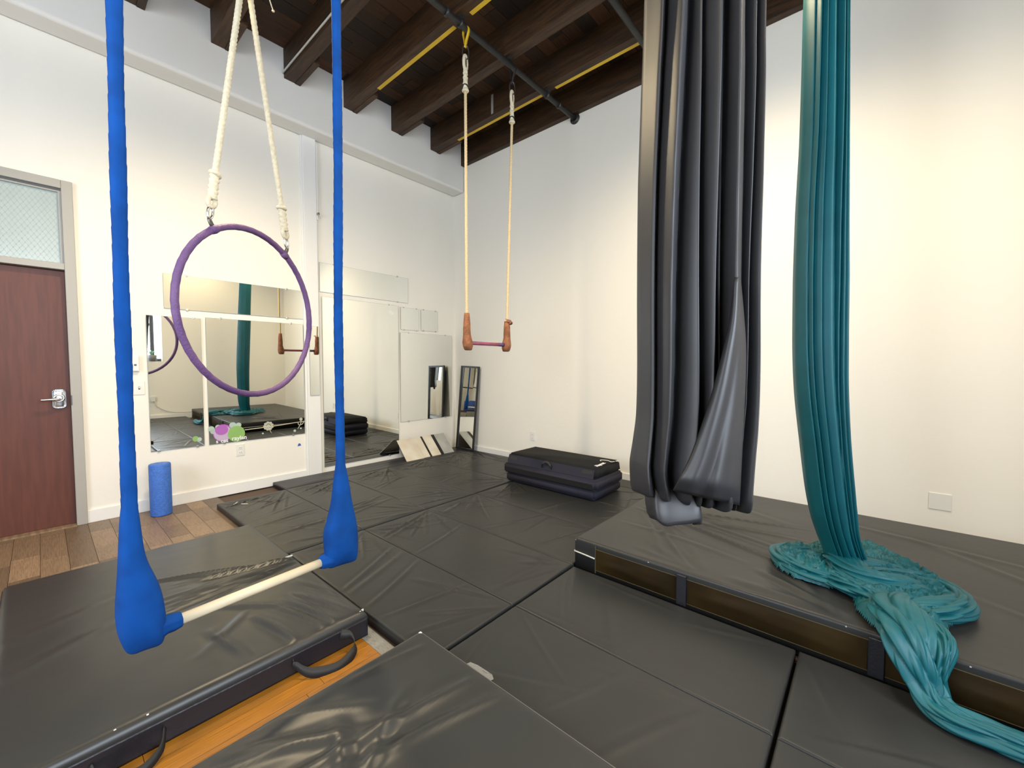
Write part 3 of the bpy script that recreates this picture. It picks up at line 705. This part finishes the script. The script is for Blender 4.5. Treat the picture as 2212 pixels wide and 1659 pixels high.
# rope trapeze at the back
root = thing('rope_trapeze', 'trapeze on white ropes with brown suede wraps, near the corner', 'trapeze', (2.74, 2.69, 1.49))
bxl, bxr, ty, tz = 2.478, 3.005, 2.69, 1.497
cyl('bar', (bxl - .01, ty, tz), (bxr + .01, ty, tz), .0165, M_PINK, root)
cyl('tape_band', (bxr - .12, ty, tz), (bxr - .04, ty, tz), .0175, mat('blue_violet_tape', (.09, .05, .16), .5), root)
for bx_, topx, s, ztop, strap in ((bxl, 2.475, 1, 3.70, M_YEL), (bxr, 3.08, -1, 3.70, M_BLACK)):
    rope('rope', (bx_, ty, tz + .2), (topx, ty, 3.66), .0125, M_ROPE, root)
    splice('splice', (topx, ty, 3.64), (topx, ty, 3.83), .021, M_ROPEW, root)
    torus('knot', (topx, ty, 3.645), .017, .013, (0, 0, 1), M_ROPEW, root, 20)
    torus('cable_tie', (topx, ty, 3.685), .020, .006, (.1, 0, 1), M_BLACK, root, 20)
    link_ring('rope_eye', (topx, ty, 3.875), .12, .050, (1, .3, 0), M_ROPEW, root, .013)
    link_ring('thimble', (topx, ty, 3.875), .085, .024, (1, .3, 0), M_STEELD, root, .006)
    cb = link_ring('carabiner', (topx + .004, ty, 3.965), .12, .055, (1, -.5, 0), M_STEELD, root, .006)
    ribbon('strap', spline([(topx, ty, 4.0), (topx + .004, ty - .012, 4.06), (topx + .012, ty - .034, 4.14), (topx + .012, ty, 4.196), (topx + .01, ty + .034, 4.14), (topx + .004, ty + .012, 4.06), (topx, ty, 4.0)], 5), (.024, 0, 0), strap, root)
    # suede wrap: shank up the rope and a padded corner
    prof = [(tz - .065, .024, .5), (tz - .06, .034, .45), (tz - .03, .044, .35), (tz, .046, .25), (tz + .035, .040, .12), (tz + .07, .034, 0), (tz + .12, .033, 0), (tz + .17, .031, 0), (tz + .23, .0255, 0), (tz + .26 if s > 0 else tz + .23, .023, 0)]
    rings = []
    for z, r, off in prof:
        rings.append([(bx_ + s * off * .03 + r * math.cos(2 * PI * k / 20) * (1 + .05 * math.sin(z * 190 + k)), ty + r * math.sin(2 * PI * k / 20), z) for k in range(20)])
    w_ = loft('suede_wrap', rings, M_SUEDE, root)
    if s < 0:
        torus('lace', (bx_ + .012, ty - .012, tz + .215), .032, .009, (.3, .2, 1), M_SUEDE, w_, 24)
        ribbon('lace_tail', [(bx_ - .04, ty - .02, tz + .245), (bx_ + .03, ty - .025, tz + .240)], (0, .012, .008), M_SUEDE, w_)
settle(root)

# hoop
root = thing('aerial_hoop', 'purple taped aerial hoop hanging from two cream ropes', 'hoop', (.797, 2.60, 1.145))
hc, HR, ha = Vector((.797, 2.595, 1.590)), .450, math.radians(30.3)
hu = Vector((math.cos(ha), math.sin(ha), 0)); UZ = Vector((0, 0, 1))
pts = [hc + (hu * math.cos(t) + UZ * math.sin(t)) * HR for t in [2 * PI * k / 120 for k in range(120)]]
hn = hu.cross(UZ)
def hoopr(i, th):
    r = .0163 * (1 + .045 * math.sin(i * 2 * PI / 2.5 + th)); return r * math.cos(th), r * math.sin(th)
tube('ring', pts, hoopr, M_PURP, root, 14, up=hn, closed=True)
apex = hc + UZ * 1.84
for s in (-1, 1):
    t = PI / 2 - s * .56; p = hc + (hu * math.cos(t) + UZ * math.sin(t)) * HR; out = (p - hc).normalized()
    tube('weld_collar', [p + (hu * -math.sin(t) + UZ * math.cos(t)) * d for d in (-.02, 0, .02)], [.0185, .021, .0185], M_PURP, root, 16, up=hn)
    d = (apex - p).normalized()
    tab = tube('bracket', [p + out * .01, p + out * .03, p + out * .045, p + out * .055], lambda i, th: ((.006) * math.cos(th), (.014, .013, .012, .006)[i] * math.sin(th)), M_STEELD, root, 14, up=hn)
    s0 = p + out * .045 + d * .02
    fr_ = hu
    pts2 = [s0 + fr_ * .014 * math.cos(a) + d * .032 * math.sin(a) + d * .02 for a in [2 * PI * k / 24 for k in range(24)]]
    tube('shackle', pts2, .006, M_STEEL, root, 8, closed=True)
    e0 = s0 + d * .048
    pts3 = [e0 + fr_ * .020 * math.cos(a) + d * (.026 + .026 * math.sin(a)) for a in [2 * PI * k / 24 for k in range(24)]]
    tube('rope_eye', pts3, .011, M_ROPEW, root, 10, closed=True)
    splice('splice', e0 + d * .04, e0 + d * .165, .0205, M_ROPEW, root)
    torus('knot', e0 + d * .17, .019, .0105, d + hu * .25, M_ROPEW, root, 24)
    rope('rope', e0 + d * .16, apex - hu * .005 * -s, .0145, M_ROPEW, root)
ribbon('strap', spline([apex + UZ * -.03, apex + UZ * .3 + hn * .012, (apex.x, PIPEY - .034, PIPEZ - .03), (apex.x, PIPEY, PIPEZ + .03), (apex.x, PIPEY + .034, PIPEZ - .03), apex + UZ * .3 - hn * .012, apex + UZ * -.03], 6), (.03, .018, 0), M_YEL, root)
ribbon('strap_tail', [apex + UZ * .02, apex - UZ * .08, apex - UZ * .155], (.03, .018, 0), M_YEL, root)
link_ring('carabiner', apex + UZ * .0, .11, .05, hu, M_STEELD, root)
settle(root)

# blue wrapped trapeze in front
root = thing('wrapped_trapeze', 'pale wooden trapeze bar hung in bright blue stretch fabric', 'trapeze', (.48, 1.61, .52))
def yb(x): return 1.571 + .0895 * x
def wrapped(name, pts, R, par, amt=.07, pitch=.05):
    pts = [p for i in range(len(pts) - 1) for p in seg_pts(pts[i], pts[i + 1], .008)[:-1]] + [Vector(pts[-1])]
    rr = random.Random(5)
    def f(i, th):
        k = i * .008 / pitch; fr2 = (k + th / (2 * PI)) % 1
        r = R * (1 + amt * (fr2 - .5) + .04 * math.sin(i * .11 + 2 * th)); return r * math.cos(th), r * math.sin(th)
    return tube(name, pts, f, M_BLUE, par, 18)
wrapped('rope_cover', [(.1545, yb(.155), .80), (.157, yb(.157), 1.5), (.163, yb(.163), 2.0), (.171, yb(.171), 2.5), (.19, 1.62, 4.15)], .0175, root)
wrapped('rope_cover', [(.804, yb(.804), .76), (.806, yb(.806), 1.5), (.818, yb(.818), 2.1), (.823, yb(.823), 2.8), (.83, 1.62, 4.15)], .0175, root)
def bag(name, rows, ydep):
    rings = []
    for (x0, z0), (x1, z1), dep in rows:
        cx, cz = (x0 + x1) / 2, (z0 + z1) / 2; hw = (x1 - x0) / 2; ring = []
        for k in range(28):
            a = 2 * PI * k / 28; ca, sa = math.cos(a), math.sin(a)
            ca2 = math.copysign(abs(ca) ** .8, ca); sa2 = math.copysign(abs(sa) ** .8, sa)
            x = cx + hw * ca2
            ring.append(Vector((x, yb(x) + dep * sa2 + .003 * math.sin(3 * a + cz * 40), cz + (z1 - z0) / 2 * ca2)))
        rings.append(ring)
    o = loft(name, rings, M_BLUE, root)
    s = o.modifiers.new('sub', 'SUBSURF'); s.levels = 1; s.render_levels = 2
    return o
bag('padded_sleeve', [((.145, 1.0), (.168, 1.0), .012), ((.143, .94), (.171, .94), .016), ((.137, .905), (.171, .905), .020), ((.130, .845), (.178, .840), .027), ((.126, .755), (.182, .742), .034), ((.122, .712), (.203, .684), .040), ((.119, .667), (.219, .627), .046), ((.115, .622), (.224, .572), .050), ((.114, .590), (.226, .540), .050), ((.116, .545), (.224, .498), .046), ((.125, .508), (.220, .474), .036), ((.134, .476), (.213, .465), .020), ((.150, .466), (.200, .462), .006)], .05)
bag('padded_sleeve', [((.792, .95), (.815, .95), .012), ((.785, .89), (.821, .89), .019), ((.773, .822), (.837, .815), .030), ((.767, .748), (.844, .734), .037), ((.748, .678), (.864, .650), .046), ((.730, .626), (.869, .590), .052), ((.727, .588), (.871, .548), .052), ((.730, .550), (.872, .508), .048), ((.728, .512), (.868, .474), .036), ((.735, .483), (.858, .468), .020), ((.745, .474), (.840, .466), .006)], .05)
BZ = .512
def yz(x, z): return (x, yb(x), z)
tube('cuff', [yz(.20, BZ), yz(.228, BZ + .002), yz(.245, BZ), yz(.262, BZ)], lambda i, th: tuple((.036, .027, .026, .0225)[i] * (1 + .06 * math.sin(7 * th)) * q_ for q_ in (math.cos(th), math.sin(th))), M_BLUE, root, 28)
tube('cuff', [yz(.750, BZ), yz(.732, BZ), yz(.716, BZ), yz(.708, BZ)], lambda i, th: tuple((.036, .028, .026, .0225)[i] * (1 + .06 * math.sin(7 * th)) * q_ for q_ in (math.cos(th), math.sin(th))), M_BLUE, root, 28)
cyl('bar', yz(.20, BZ), yz(.76, BZ), .0165, M_WOODBAR, root, 24)
settle(root)

# ------------------------------------------------------------------ draped cloth
def pleat(th, n, sharp=.65, ph=0):
    t = th + .22 * math.sin(2 * th + 1 + ph) + .13 * math.sin(3 * th + 2.2)
    return abs(math.sin(n * t / 2 + ph)) ** sharp
def gathered(name, rows, depth, n, amp, m, parent, seg=220, sub=14, ph0=0, drift=.8, maj=None, bottom=0.0):
    """rows: (centre, width) from top to bottom; a bunched cloth with vertical pleats"""
    C_ = spline([r[0] for r in rows], sub); Wd = lerps([r[1] for r in rows], sub); rings = []
    N = len(C_)
    for i, (c_, w_) in enumerate(zip(C_, Wd)):
        s = i / (N - 1); ring = []
        dp = depth(s) if callable(depth) else depth
        am = amp(s) if callable(amp) else amp
        for j in range(seg):
            th = 2 * PI * j / seg
            f1 = pleat(th, n, .6, ph0 + drift * s); f2 = pleat(th + .5, n * 2 + 3, .8, ph0 * 2 - drift * s * .7)
            g = 1 - am * (1 - f1) - am * .35 * (1 - f2) + (.04 * math.sin(3 * th + 5 * s))
            ring.append(c_ + RD * (w_ / 2 * g * math.cos(th)) + FD * (dp * g * math.sin(th)))
        rings.append(ring)
    return loft(name, rings, m, parent)

def folded(name, rows, depth, cells, hgt, m, parent, seed=0, wob=.06, nf=150, nb=70, sub=12, flat=None):
    """bunched hanging cloth: broad rounded folds between the given creases on the viewer's side, more behind"""
    rr = random.Random(seed); C_ = spline([r[0] for r in rows], sub); Wd = lerps([r[1] * .965 for r in rows], sub); N = len(C_); rings = []
    ph = [rr.uniform(0, 6) for _ in cells]; asym = [rr.uniform(.7, 1.5) for _ in cells]; hh = [rr.uniform(.7, 1.3) for _ in cells]
    bc = [-1, -.6, -.3, .05, .4, .7, 1]
    def prof(u, cl, s, k0):
        for i in range(len(cl) - 1):
            if u <= cl[i + 1] or i == len(cl) - 2:
                w_ = cl[i + 1] - cl[i]; t = min(1, max(0, (u - cl[i]) / max(w_, 1e-4)))
                pk = .25 + .5 * ((i * 37 + k0 * 11 + 5) % 10) / 10; f = t / pk if t < pk else (1 - t) / (1 - pk)
                return hgt * hh[(i + k0) % len(hh)] * (.35 + w_ * 1.2) * (.35 * f + .65 * f * (2 - f))
        return 0
    for i, (c_, w_) in enumerate(zip(C_, Wd)):
        s = i / (N - 1); dp = depth(s) if callable(depth) else depth; k = flat(s) if flat else 1
        cl = [cells[0]] + [cells[q_] + wob * math.sin(ph[q_] + s * (3 + q_ % 3) * 1.3) * min(1, (cells[q_ + 1] - cells[q_ - 1])) for q_ in range(1, len(cells) - 1)] + [cells[-1]]
        ring = []
        for j in range(nf):
            u = -math.cos(PI * j / (nf - 1)); d = dp * math.sqrt(max(0, 1 - u * u)) ** .8 + k * prof(u, cl, s, 0) * min(1, 6 * (1 - abs(u)) + .05)
            ring.append(c_ + RD * (w_ / 2 * u) - FD * d)
        for j in range(1, nb - 1):
            u = math.cos(PI * j / (nb - 1)); d = dp * math.sqrt(max(0, 1 - u * u)) ** .8 + k * prof(u, bc, s, 3) * min(1, 6 * (1 - abs(u)))
            ring.append(c_ + RD * (w_ / 2 * u) + FD * d)
        rings.append(ring)
    return loft(name, rings, m, parent)
# teal silk
root = thing('aerial_silk', 'teal aerial silk hanging down and pooling over the crash mat', 'aerial silk', (2.68, .15, .23))
rows = [((2.80, .24, 4.12), .05), ((2.79, .24, 3.95), .12), ((2.770, .238, 3.5), .19), ((2.753, .235, 3.195), .202), ((2.737, .229, 2.835), .206), ((2.719, .224, 2.475), .214), ((2.700, .222, 2.114), .236), ((2.682, .216, 1.754), .250), ((2.668, .208, 1.394), .248), ((2.663, .197, 1.153), .238), ((2.667, .176, .913), .222), ((2.675, .150, .673), .216), ((2.684, .130, .529), .205), ((2.694, .112, .433), .185), ((2.713, .085, .340), .180), ((2.73, .06, .26), .20)]
folded('hanging_cloth', rows, lambda s: .05 + .02 * math.sin(PI * s), [-1, -.80, -.62, -.34, .12, .36, .58, .82, 1], .042, M_TEAL, root, 3, wob=.16)
def strand(name, pts, wds, hts, m, parent, n=6, amp=.36, roll=0, seg=120, sub=10, ph=0, tw=2.0):
    """flattened, pleated length of cloth lying along a path"""
    P = spline(pts, sub); Wd = lerps(wds, sub); Ht = lerps(hts, sub)
    def f(i, th):
        s = i / (len(P) - 1)
        g = 1 - amp * (1 - pleat(th + tw * s, n, .7, ph + s * 1.5)) - amp * .4 * (1 - pleat(th - s, n * 2 + 1, .9, ph)) + .07 * math.sin(9 * s + 2 * th + ph)
        e = min(1, .25 + 4 * s, .25 + 4 * (1 - s))
        return Ht[i] / 2 * g * math.cos(th) * e ** .5, Wd[i] / 2 * g * math.sin(th) * e ** .5
    return tube(name, P, f, m, parent, seg, up=UZ)
Z = RZ
HP = [(1671,1206),(1687,1187),(1734,1190),(1765,1187),(1800,1196),(1859,1184),(1890,1190),(1953,1221),(2003,1250),(2044,1275),(2075,1309),(2075,1331),(2044,1353),(2030,1385),(1985,1395),(1950,1395),(1890,1355),(1856,1321),(1843,1275),(1790,1268),(1718,1248),(1681,1226)]
def floorpt(px, py, z):
    d = rgt * ((px - 1106) / FPX) + upv * (-(py - 829.5) / FPX) + fwd
    t = (z - CAMZ) / d.z; return d.x * t, d.y * t
HP = [floorpt(a, b_, RZ + .015) for a, b_ in HP]
from mathutils import noise
def edge_d(x, y):
    ins = False; best = 9
    for k in range(len(HP)):
        (ax, ay), (bx_, by_) = HP[k], HP[(k + 1) % len(HP)]
        if (ay > y) != (by_ > y) and x < (bx_ - ax) * (y - ay) / (by_ - ay) + ax: ins = not ins
        dx, dy = bx_ - ax, by_ - ay; t = max(0, min(1, ((x - ax) * dx + (y - ay) * dy) / (dx * dx + dy * dy + 1e-9)))
        best = min(best, math.hypot(x - ax - t * dx, y - ay - t * dy))
    return best if ins else -best
def heap_h(x, y):
    d = edge_d(x, y)
    if d < -.012: return None
    wx = x + .05 * noise.noise((x * 7, y * 7, .3)); wy = y + .05 * noise.noise((x * 7, y * 7, 5.1))
    a = noise.noise((x * 3.5, y * 3.5, 9)) * 2.6 + 1.0
    u = wx * math.cos(a) + wy * math.sin(a)
    r1 = 1 - abs(noise.noise((wx * 13, wy * 13, 2.2))) * 2; r2_ = 1 - abs(math.sin(u * 62)) ; r3 = 1 - abs(noise.noise((wx * 26, wy * 26, 7.7))) * 2
    e = min(1, max(0, (d + .012) / .05)) ** .55
    return e * (.046 + .020 * r1 + .016 * r2_ + .010 * r3)
xs_ = [min(p[0] for p in HP) - .02, max(p[0] for p in HP) + .02]; ys_ = [min(p[1] for p in HP) - .02, max(p[1] for p in HP) + .02]
st_ = .0055; nxh = int((xs_[1] - xs_[0]) / st_); nyh = int((ys_[1] - ys_[0]) / st_); idx, vv, ff = {}, [], []
for j in range(nyh + 1):
    for i in range(nxh + 1):
        x, y = xs_[0] + i * st_, ys_[0] + j * st_; hgt_ = heap_h(x, y)
        if hgt_ is not None: idx[i, j] = len(vv); vv.append((x, y, RZ + .005 + hgt_))
for (i, j) in list(idx):
    if all(k in idx for k in ((i + 1, j), (i, j + 1), (i + 1, j + 1))): ff.append((idx[i, j], idx[i + 1, j], idx[i + 1, j + 1], idx[i, j + 1]))
heap = pyd('crumpled_heap', vv, ff, M_TEAL, root, True)
strand('pooled_cloth', [(2.78, .02, Z + .045), (2.82, .12, Z + .04), (2.80, .24, Z + .04), (2.72, .34, Z + .04), (2.60, .33, Z + .04), (2.52, .24, Z + .04), (2.50, .12, Z + .04), (2.56, .0, Z + .045)], [.12, .13, .13, .12, .12, .14, .15, .12], [.07, .075, .075, .08, .08, .08, .075, .06], M_TEAL, root, ph=.3)
strand('pooled_cloth', [(2.66, .10, Z + .07), (2.69, .02, Z + .06), (2.74, -.08, Z + .05), (2.76, -.20, Z + .045), (2.70, -.29, Z + .045), (2.58, -.32, Z + .05), (2.48, -.27, Z + .05), (2.40, -.18, Z + .05), (2.37, -.08, Z + .05)], [.17, .18, .17, .15, .13, .13, .15, .17, .15], [.12, .09, .085, .085, .09, .09, .09, .09, .07], M_TEAL, root, ph=1.1, tw=3)
strand('pooled_cloth', [(2.76, .13, Z + .06), (2.66, .09, Z + .085), (2.57, .03, Z + .08), (2.55, -.07, Z + .07), (2.60, -.17, Z + .06), (2.66, -.24, Z + .05)], [.12, .17, .18, .16, .14, .12], [.07, .08, .08, .075, .07, .05], M_TEAL, root, ph=2.0)
strand('pooled_cloth', [(2.72, .28, Z + .035), (2.60, .18, Z + .045), (2.50, .06, Z + .045), (2.42, -.04, Z + .045), (2.34, -.10, Z + .045)], [.14, .20, .20, .17, .14], [.06, .07, .08, .08, .07], M_TEAL, root, ph=.7, n=9)
strand('tail_cloth', [(2.50, -.20, Z + .05), (2.42, -.13, Z + .055), (2.32, -.11, Z + .06), (2.23, -.125, Z + .06), (2.150, -.145, Z + .045), (2.105, -.165, .205), (2.085, -.185, .14), (2.055, -.205, .10), (2.025, -.25, .090), (2.02, -.33, .088), (2.015, -.42, .088), (2.02, -.55, .088), (2.06, -.75, .085)], [.15, .19, .22, .22, .21, .17, .135, .125, .12, .115, .11, .10, .09], [.08, .10, .10, .09, .085, .08, .075, .075, .075, .075, .075, .07, .06], M_TEAL, root, ph=.2, n=6, tw=4, sub=12)
strand('tail_loop', [(2.30, -.19, Z + .04), (2.22, -.225, Z + .05), (2.15, -.235, Z + .04), (2.115, -.22, .19), (2.10, -.205, .12)], [.05, .06, .065, .06, .05], [.07, .08, .08, .07, .05], M_TEAL, root, ph=1.7, n=5)
ribbon('strap', [(2.80, .24, 4.05), (2.80, .24, 4.15)], (.04, 0, 0), M_BLACK, root)
settle(root)

# charcoal hammock
root = thing('aerial_hammock', 'charcoal grey aerial fabric hanging gathered and tied up in the foreground', 'aerial fabric', (1.07, .335, .93))
rows = [((1.15, .34, 4.12), .06), ((1.145, .345, 3.8), .16), ((1.135, .347, 3.0), .26), ((1.121, .347, 2.212), .298), ((1.110, .344, 1.981), .304), ((1.097, .342, 1.750), .306), ((1.086, .339, 1.519), .300), ((1.078, .333, 1.287), .298), ((1.071, .332, 1.172), .296), ((1.064, .335, 1.102), .298), ((1.058, .338, 1.045), .302), ((1.056, .338, 1.010), .300), ((1.057, .337, .980), .299), ((1.058, .336, .966), .296), ((1.0585, .3355, .962), .292)]
bd = folded('gathered_cloth', rows, lambda s: .050 if s < .88 else max(.012, .050 - .05 * ((s - .88) / .12) ** 2), [-1, -.72, -.44, -.20, .08, .22, .56, .70, 1], .066, M_GREYC, root, 9, wob=.13, nf=220, flat=lambda s: max(.1, 1 - 1.0 * max(0, (s - .80) / .2) ** 1.6))
for v in bd.data.vertices:
    if v.co.z < 1.25:
        k = min(1, (1.25 - v.co.z) / .25); lat = (v.co - Vector((1.06, .335, 0))).dot(RD)
        v.co.z -= k * .17 * lat
# overlapping flap on the right front
def Fpt(px, row, F):
    r = (px - 1106) / FPX; u = -(row - 829.5) / FPX
    d = rgt * r + upv * u + fwd
    return Vector((0, 0, CAMZ)) + d * (F / 1.0)
LB = [(1590, 600), (1580, 690), (1562, 770), (1541, 850), (1515, 930), (1488, 1000), (1455, 1058)]
RB = [(1596, 600), (1604, 690), (1608, 760), (1606, 850), (1602, 930), (1598, 1010), (1594, 1090)]
vv, ff, nu, sub = [], [], 40, 8
lb = spline([(a, b_, 0) for a, b_ in LB], sub); rb = spline([(a, b_, 0) for a, b_ in RB], sub); NV = len(lb)
for j in range(NV):
    s = j / (NV - 1)
    for i in range(nu + 1):
        u = i / nu; p = lb[j].lerp(rb[j], u)
        F = .912 - .036 * math.sin(PI * min(1, u ** .8)) * s ** .6 - .010 * s * math.sin(u * 2.6 * PI + 1.5 * s) - .004 * math.sin(u * 6 * PI + 3 * s) * s * s + .03 * u * u
        if s > .93: F += .03 * (s - .93) / .07
        vv.append(Fpt(p.x, p.y, F))
for j in range(NV - 1):
    for i in range(nu): ff.append((j * (nu + 1) + i, j * (nu + 1) + i + 1, (j + 1) * (nu + 1) + i + 1, (j + 1) * (nu + 1) + i))
o = pyd('overlapping_flap', vv, ff, M_GREYC, root, True); md = o.modifiers.new('t', 'SOLIDIFY'); md.thickness = .004; md.offset = 1
# tucked tail under the bundle
rings = []
for k, (z, w_, d_) in enumerate(((1.02, .10, .04), (.985, .118, .045), (.955, .121, .045), (.935, .120, .043), (.925, .112, .038), (.921, .08, .02))):
    c_ = Vector((1.022, .372, z + .008)) - FD * (1.02 - z) * .45 ; ring = []
    for j in range(60):
        th = 2 * PI * j / 60; ca, sa = math.cos(th), math.sin(th)
        x_ = math.copysign(abs(ca) ** .5, ca); y_ = math.copysign(abs(sa) ** .7, sa)
        g = 1 + .05 * math.sin(5 * th + k * .4)
        ring.append(c_ + RD * (w_ / 2 * x_ * g) + FD * (d_ * y_ * g) + UZ * (-.10 * (w_ / 2 * x_) * .15 + .006 * math.sin(4 * th)))
    rings.append(ring)
loft('tucked_tail', rings, M_GREYC, root)
ribbon('strap', [(1.15, .34, 4.05), (1.15, .30, 4.2)], (.04, 0, 0), M_BLACK, root)
settle(root)

# ------------------------------------------------------------------ lamps and what the mirrors show
def lamp(loc, label, power, cord=None, cone=172, col=(1.0, .80, .50)):
    root = thing('pendant_lamp', label, 'lamp', loc)
    x, y, z = loc
    prof = ((.02, .16), (.05, .15), (.12, .10), (.17, .03), (.185, -.01))
    loft('shade', [ringp((x, y), r, z + dz, 32) for r, dz in prof] + [ringp((x, y), r - .004, z + dz - .003, 32) for r, dz in prof[::-1]], M_STEELD, root, cap=False)
    loft('bulb', [ringp((x, y), r, z + dz, 20) for r, dz in ((.008, .12), (.02, .10), (.034, .06), (.034, .04), (.02, .015), (.002, .008))], emit('bulb_glow', (1, .82, .55), 25), root)
    cyl('stem', (x, y, z + .16), (x, y, ZD), .008, M_PIPE, root, 10)
    if cord:
        cyl('pull_cord', (x + .03, y - .02, z + .12), cord, .003, M_ROPEW, root, 8)
        torus('cord_knot', cord, .004, .004, (0, 0, 1), M_ROPEW, root, 12)
    l = bpy.data.lights.new('bulb_light', 'SPOT'); l.energy = power; l.color = col; l.spot_size = math.radians(cone); l.spot_blend = .9; l.shadow_soft_size = .16
    lo = bpy.data.objects.new('bulb_light', l); COL.objects.link(lo); lo.location = (x, y, z - .03); lo.parent = root
    settle(root); return root
lamp((.92, 2.95, 3.72), 'pendant lamp with pull cord above the hoop, by the mirror wall', 190, cord=(.933, 2.60, 3.292))
lamp((2.75, .85, 4.0), 'pendant lamp above the crash mat', 125)
lamp((2.3, -1.0, 4.0), 'unseen pendant lamp added to brighten the window wall', 80)  # no known fixture: added to lift the window wall and warm the right wall
lamp((-.6, .6, 3.85), 'pendant lamp above the near left floor', 60)

root = thing('potted_aloe', 'spiky aloe in a grey pot on the window sill, seen in the mirror', 'plant', (1.58, YB - .06, 1.26))
loft('pot', [ringp((1.58, YB - .06), r, z, 24) for r, z in ((.05, 1.262), (.075, 1.27), (.085, 1.40), (.078, 1.40), (.07, 1.385), (0, 1.385))], M_POT, root)
for k in range(11):
    a = k * 2.4; l = .12 + .07 * ((k * 7) % 5) / 5; lean = .25 + .6 * ((k * 3) % 7) / 7
    p0 = Vector((1.58, YB - .06, 1.385)); d = Vector((math.cos(a) * lean, math.sin(a) * lean * .6, 1)).normalized()
    tube('leaf', [p0, p0 + d * l * .5, p0 + d * l + Vector((math.cos(a) * .03, 0, -.01))], [.011, .009, .001], M_ALOE, root, 6)
settle(root)

# equipment stand behind the photographer (only the corner mirror shows it)
root = thing('equipment_rack', 'black pipe rack behind the camera, seen in the leaning mirror', 'rack', (-1.9, -1.1, 0))
for x, y in ((-2.4, -1.5), (-1.3, -1.5), (-2.4, -.9), (-1.3, -.9)): cyl('upright', (x, y, 0), (x, y, 2.0), .02, M_PIPE, root, 12)
for z in (.25, 1.1, 1.98):
    for a, b_ in (((-2.4, -1.5), (-1.3, -1.5)), ((-2.4, -.9), (-1.3, -.9)), ((-2.4, -1.5), (-2.4, -.9)), ((-1.3, -1.5), (-1.3, -.9))): cyl('rail', (*a, z), (*b_, z), .016, M_PIPE, root, 12)
settle(root)
o = box('storage_bin', -2.35, -1.95, -1.45, -1.0, .268, .62, mat('blue_bin', (.03, .08, .30), .5), None, bev=.02); tag(o, 'blue storage bin on the rack behind the camera', 'bin')
root = thing('yoga_roller', 'orange foam cylinder standing by the rack behind the camera', 'foam roller', (-1.05, -1.3, 0))
loft('foam_body', [ringp((-1.05, -1.3), r, z) for r, z in ((.06, 0), (.075, .005), (.075, .895), (.06, .9), (0, .9))], mat('orange_foam', (.55, .12, .03), .6), root)
settle(root)
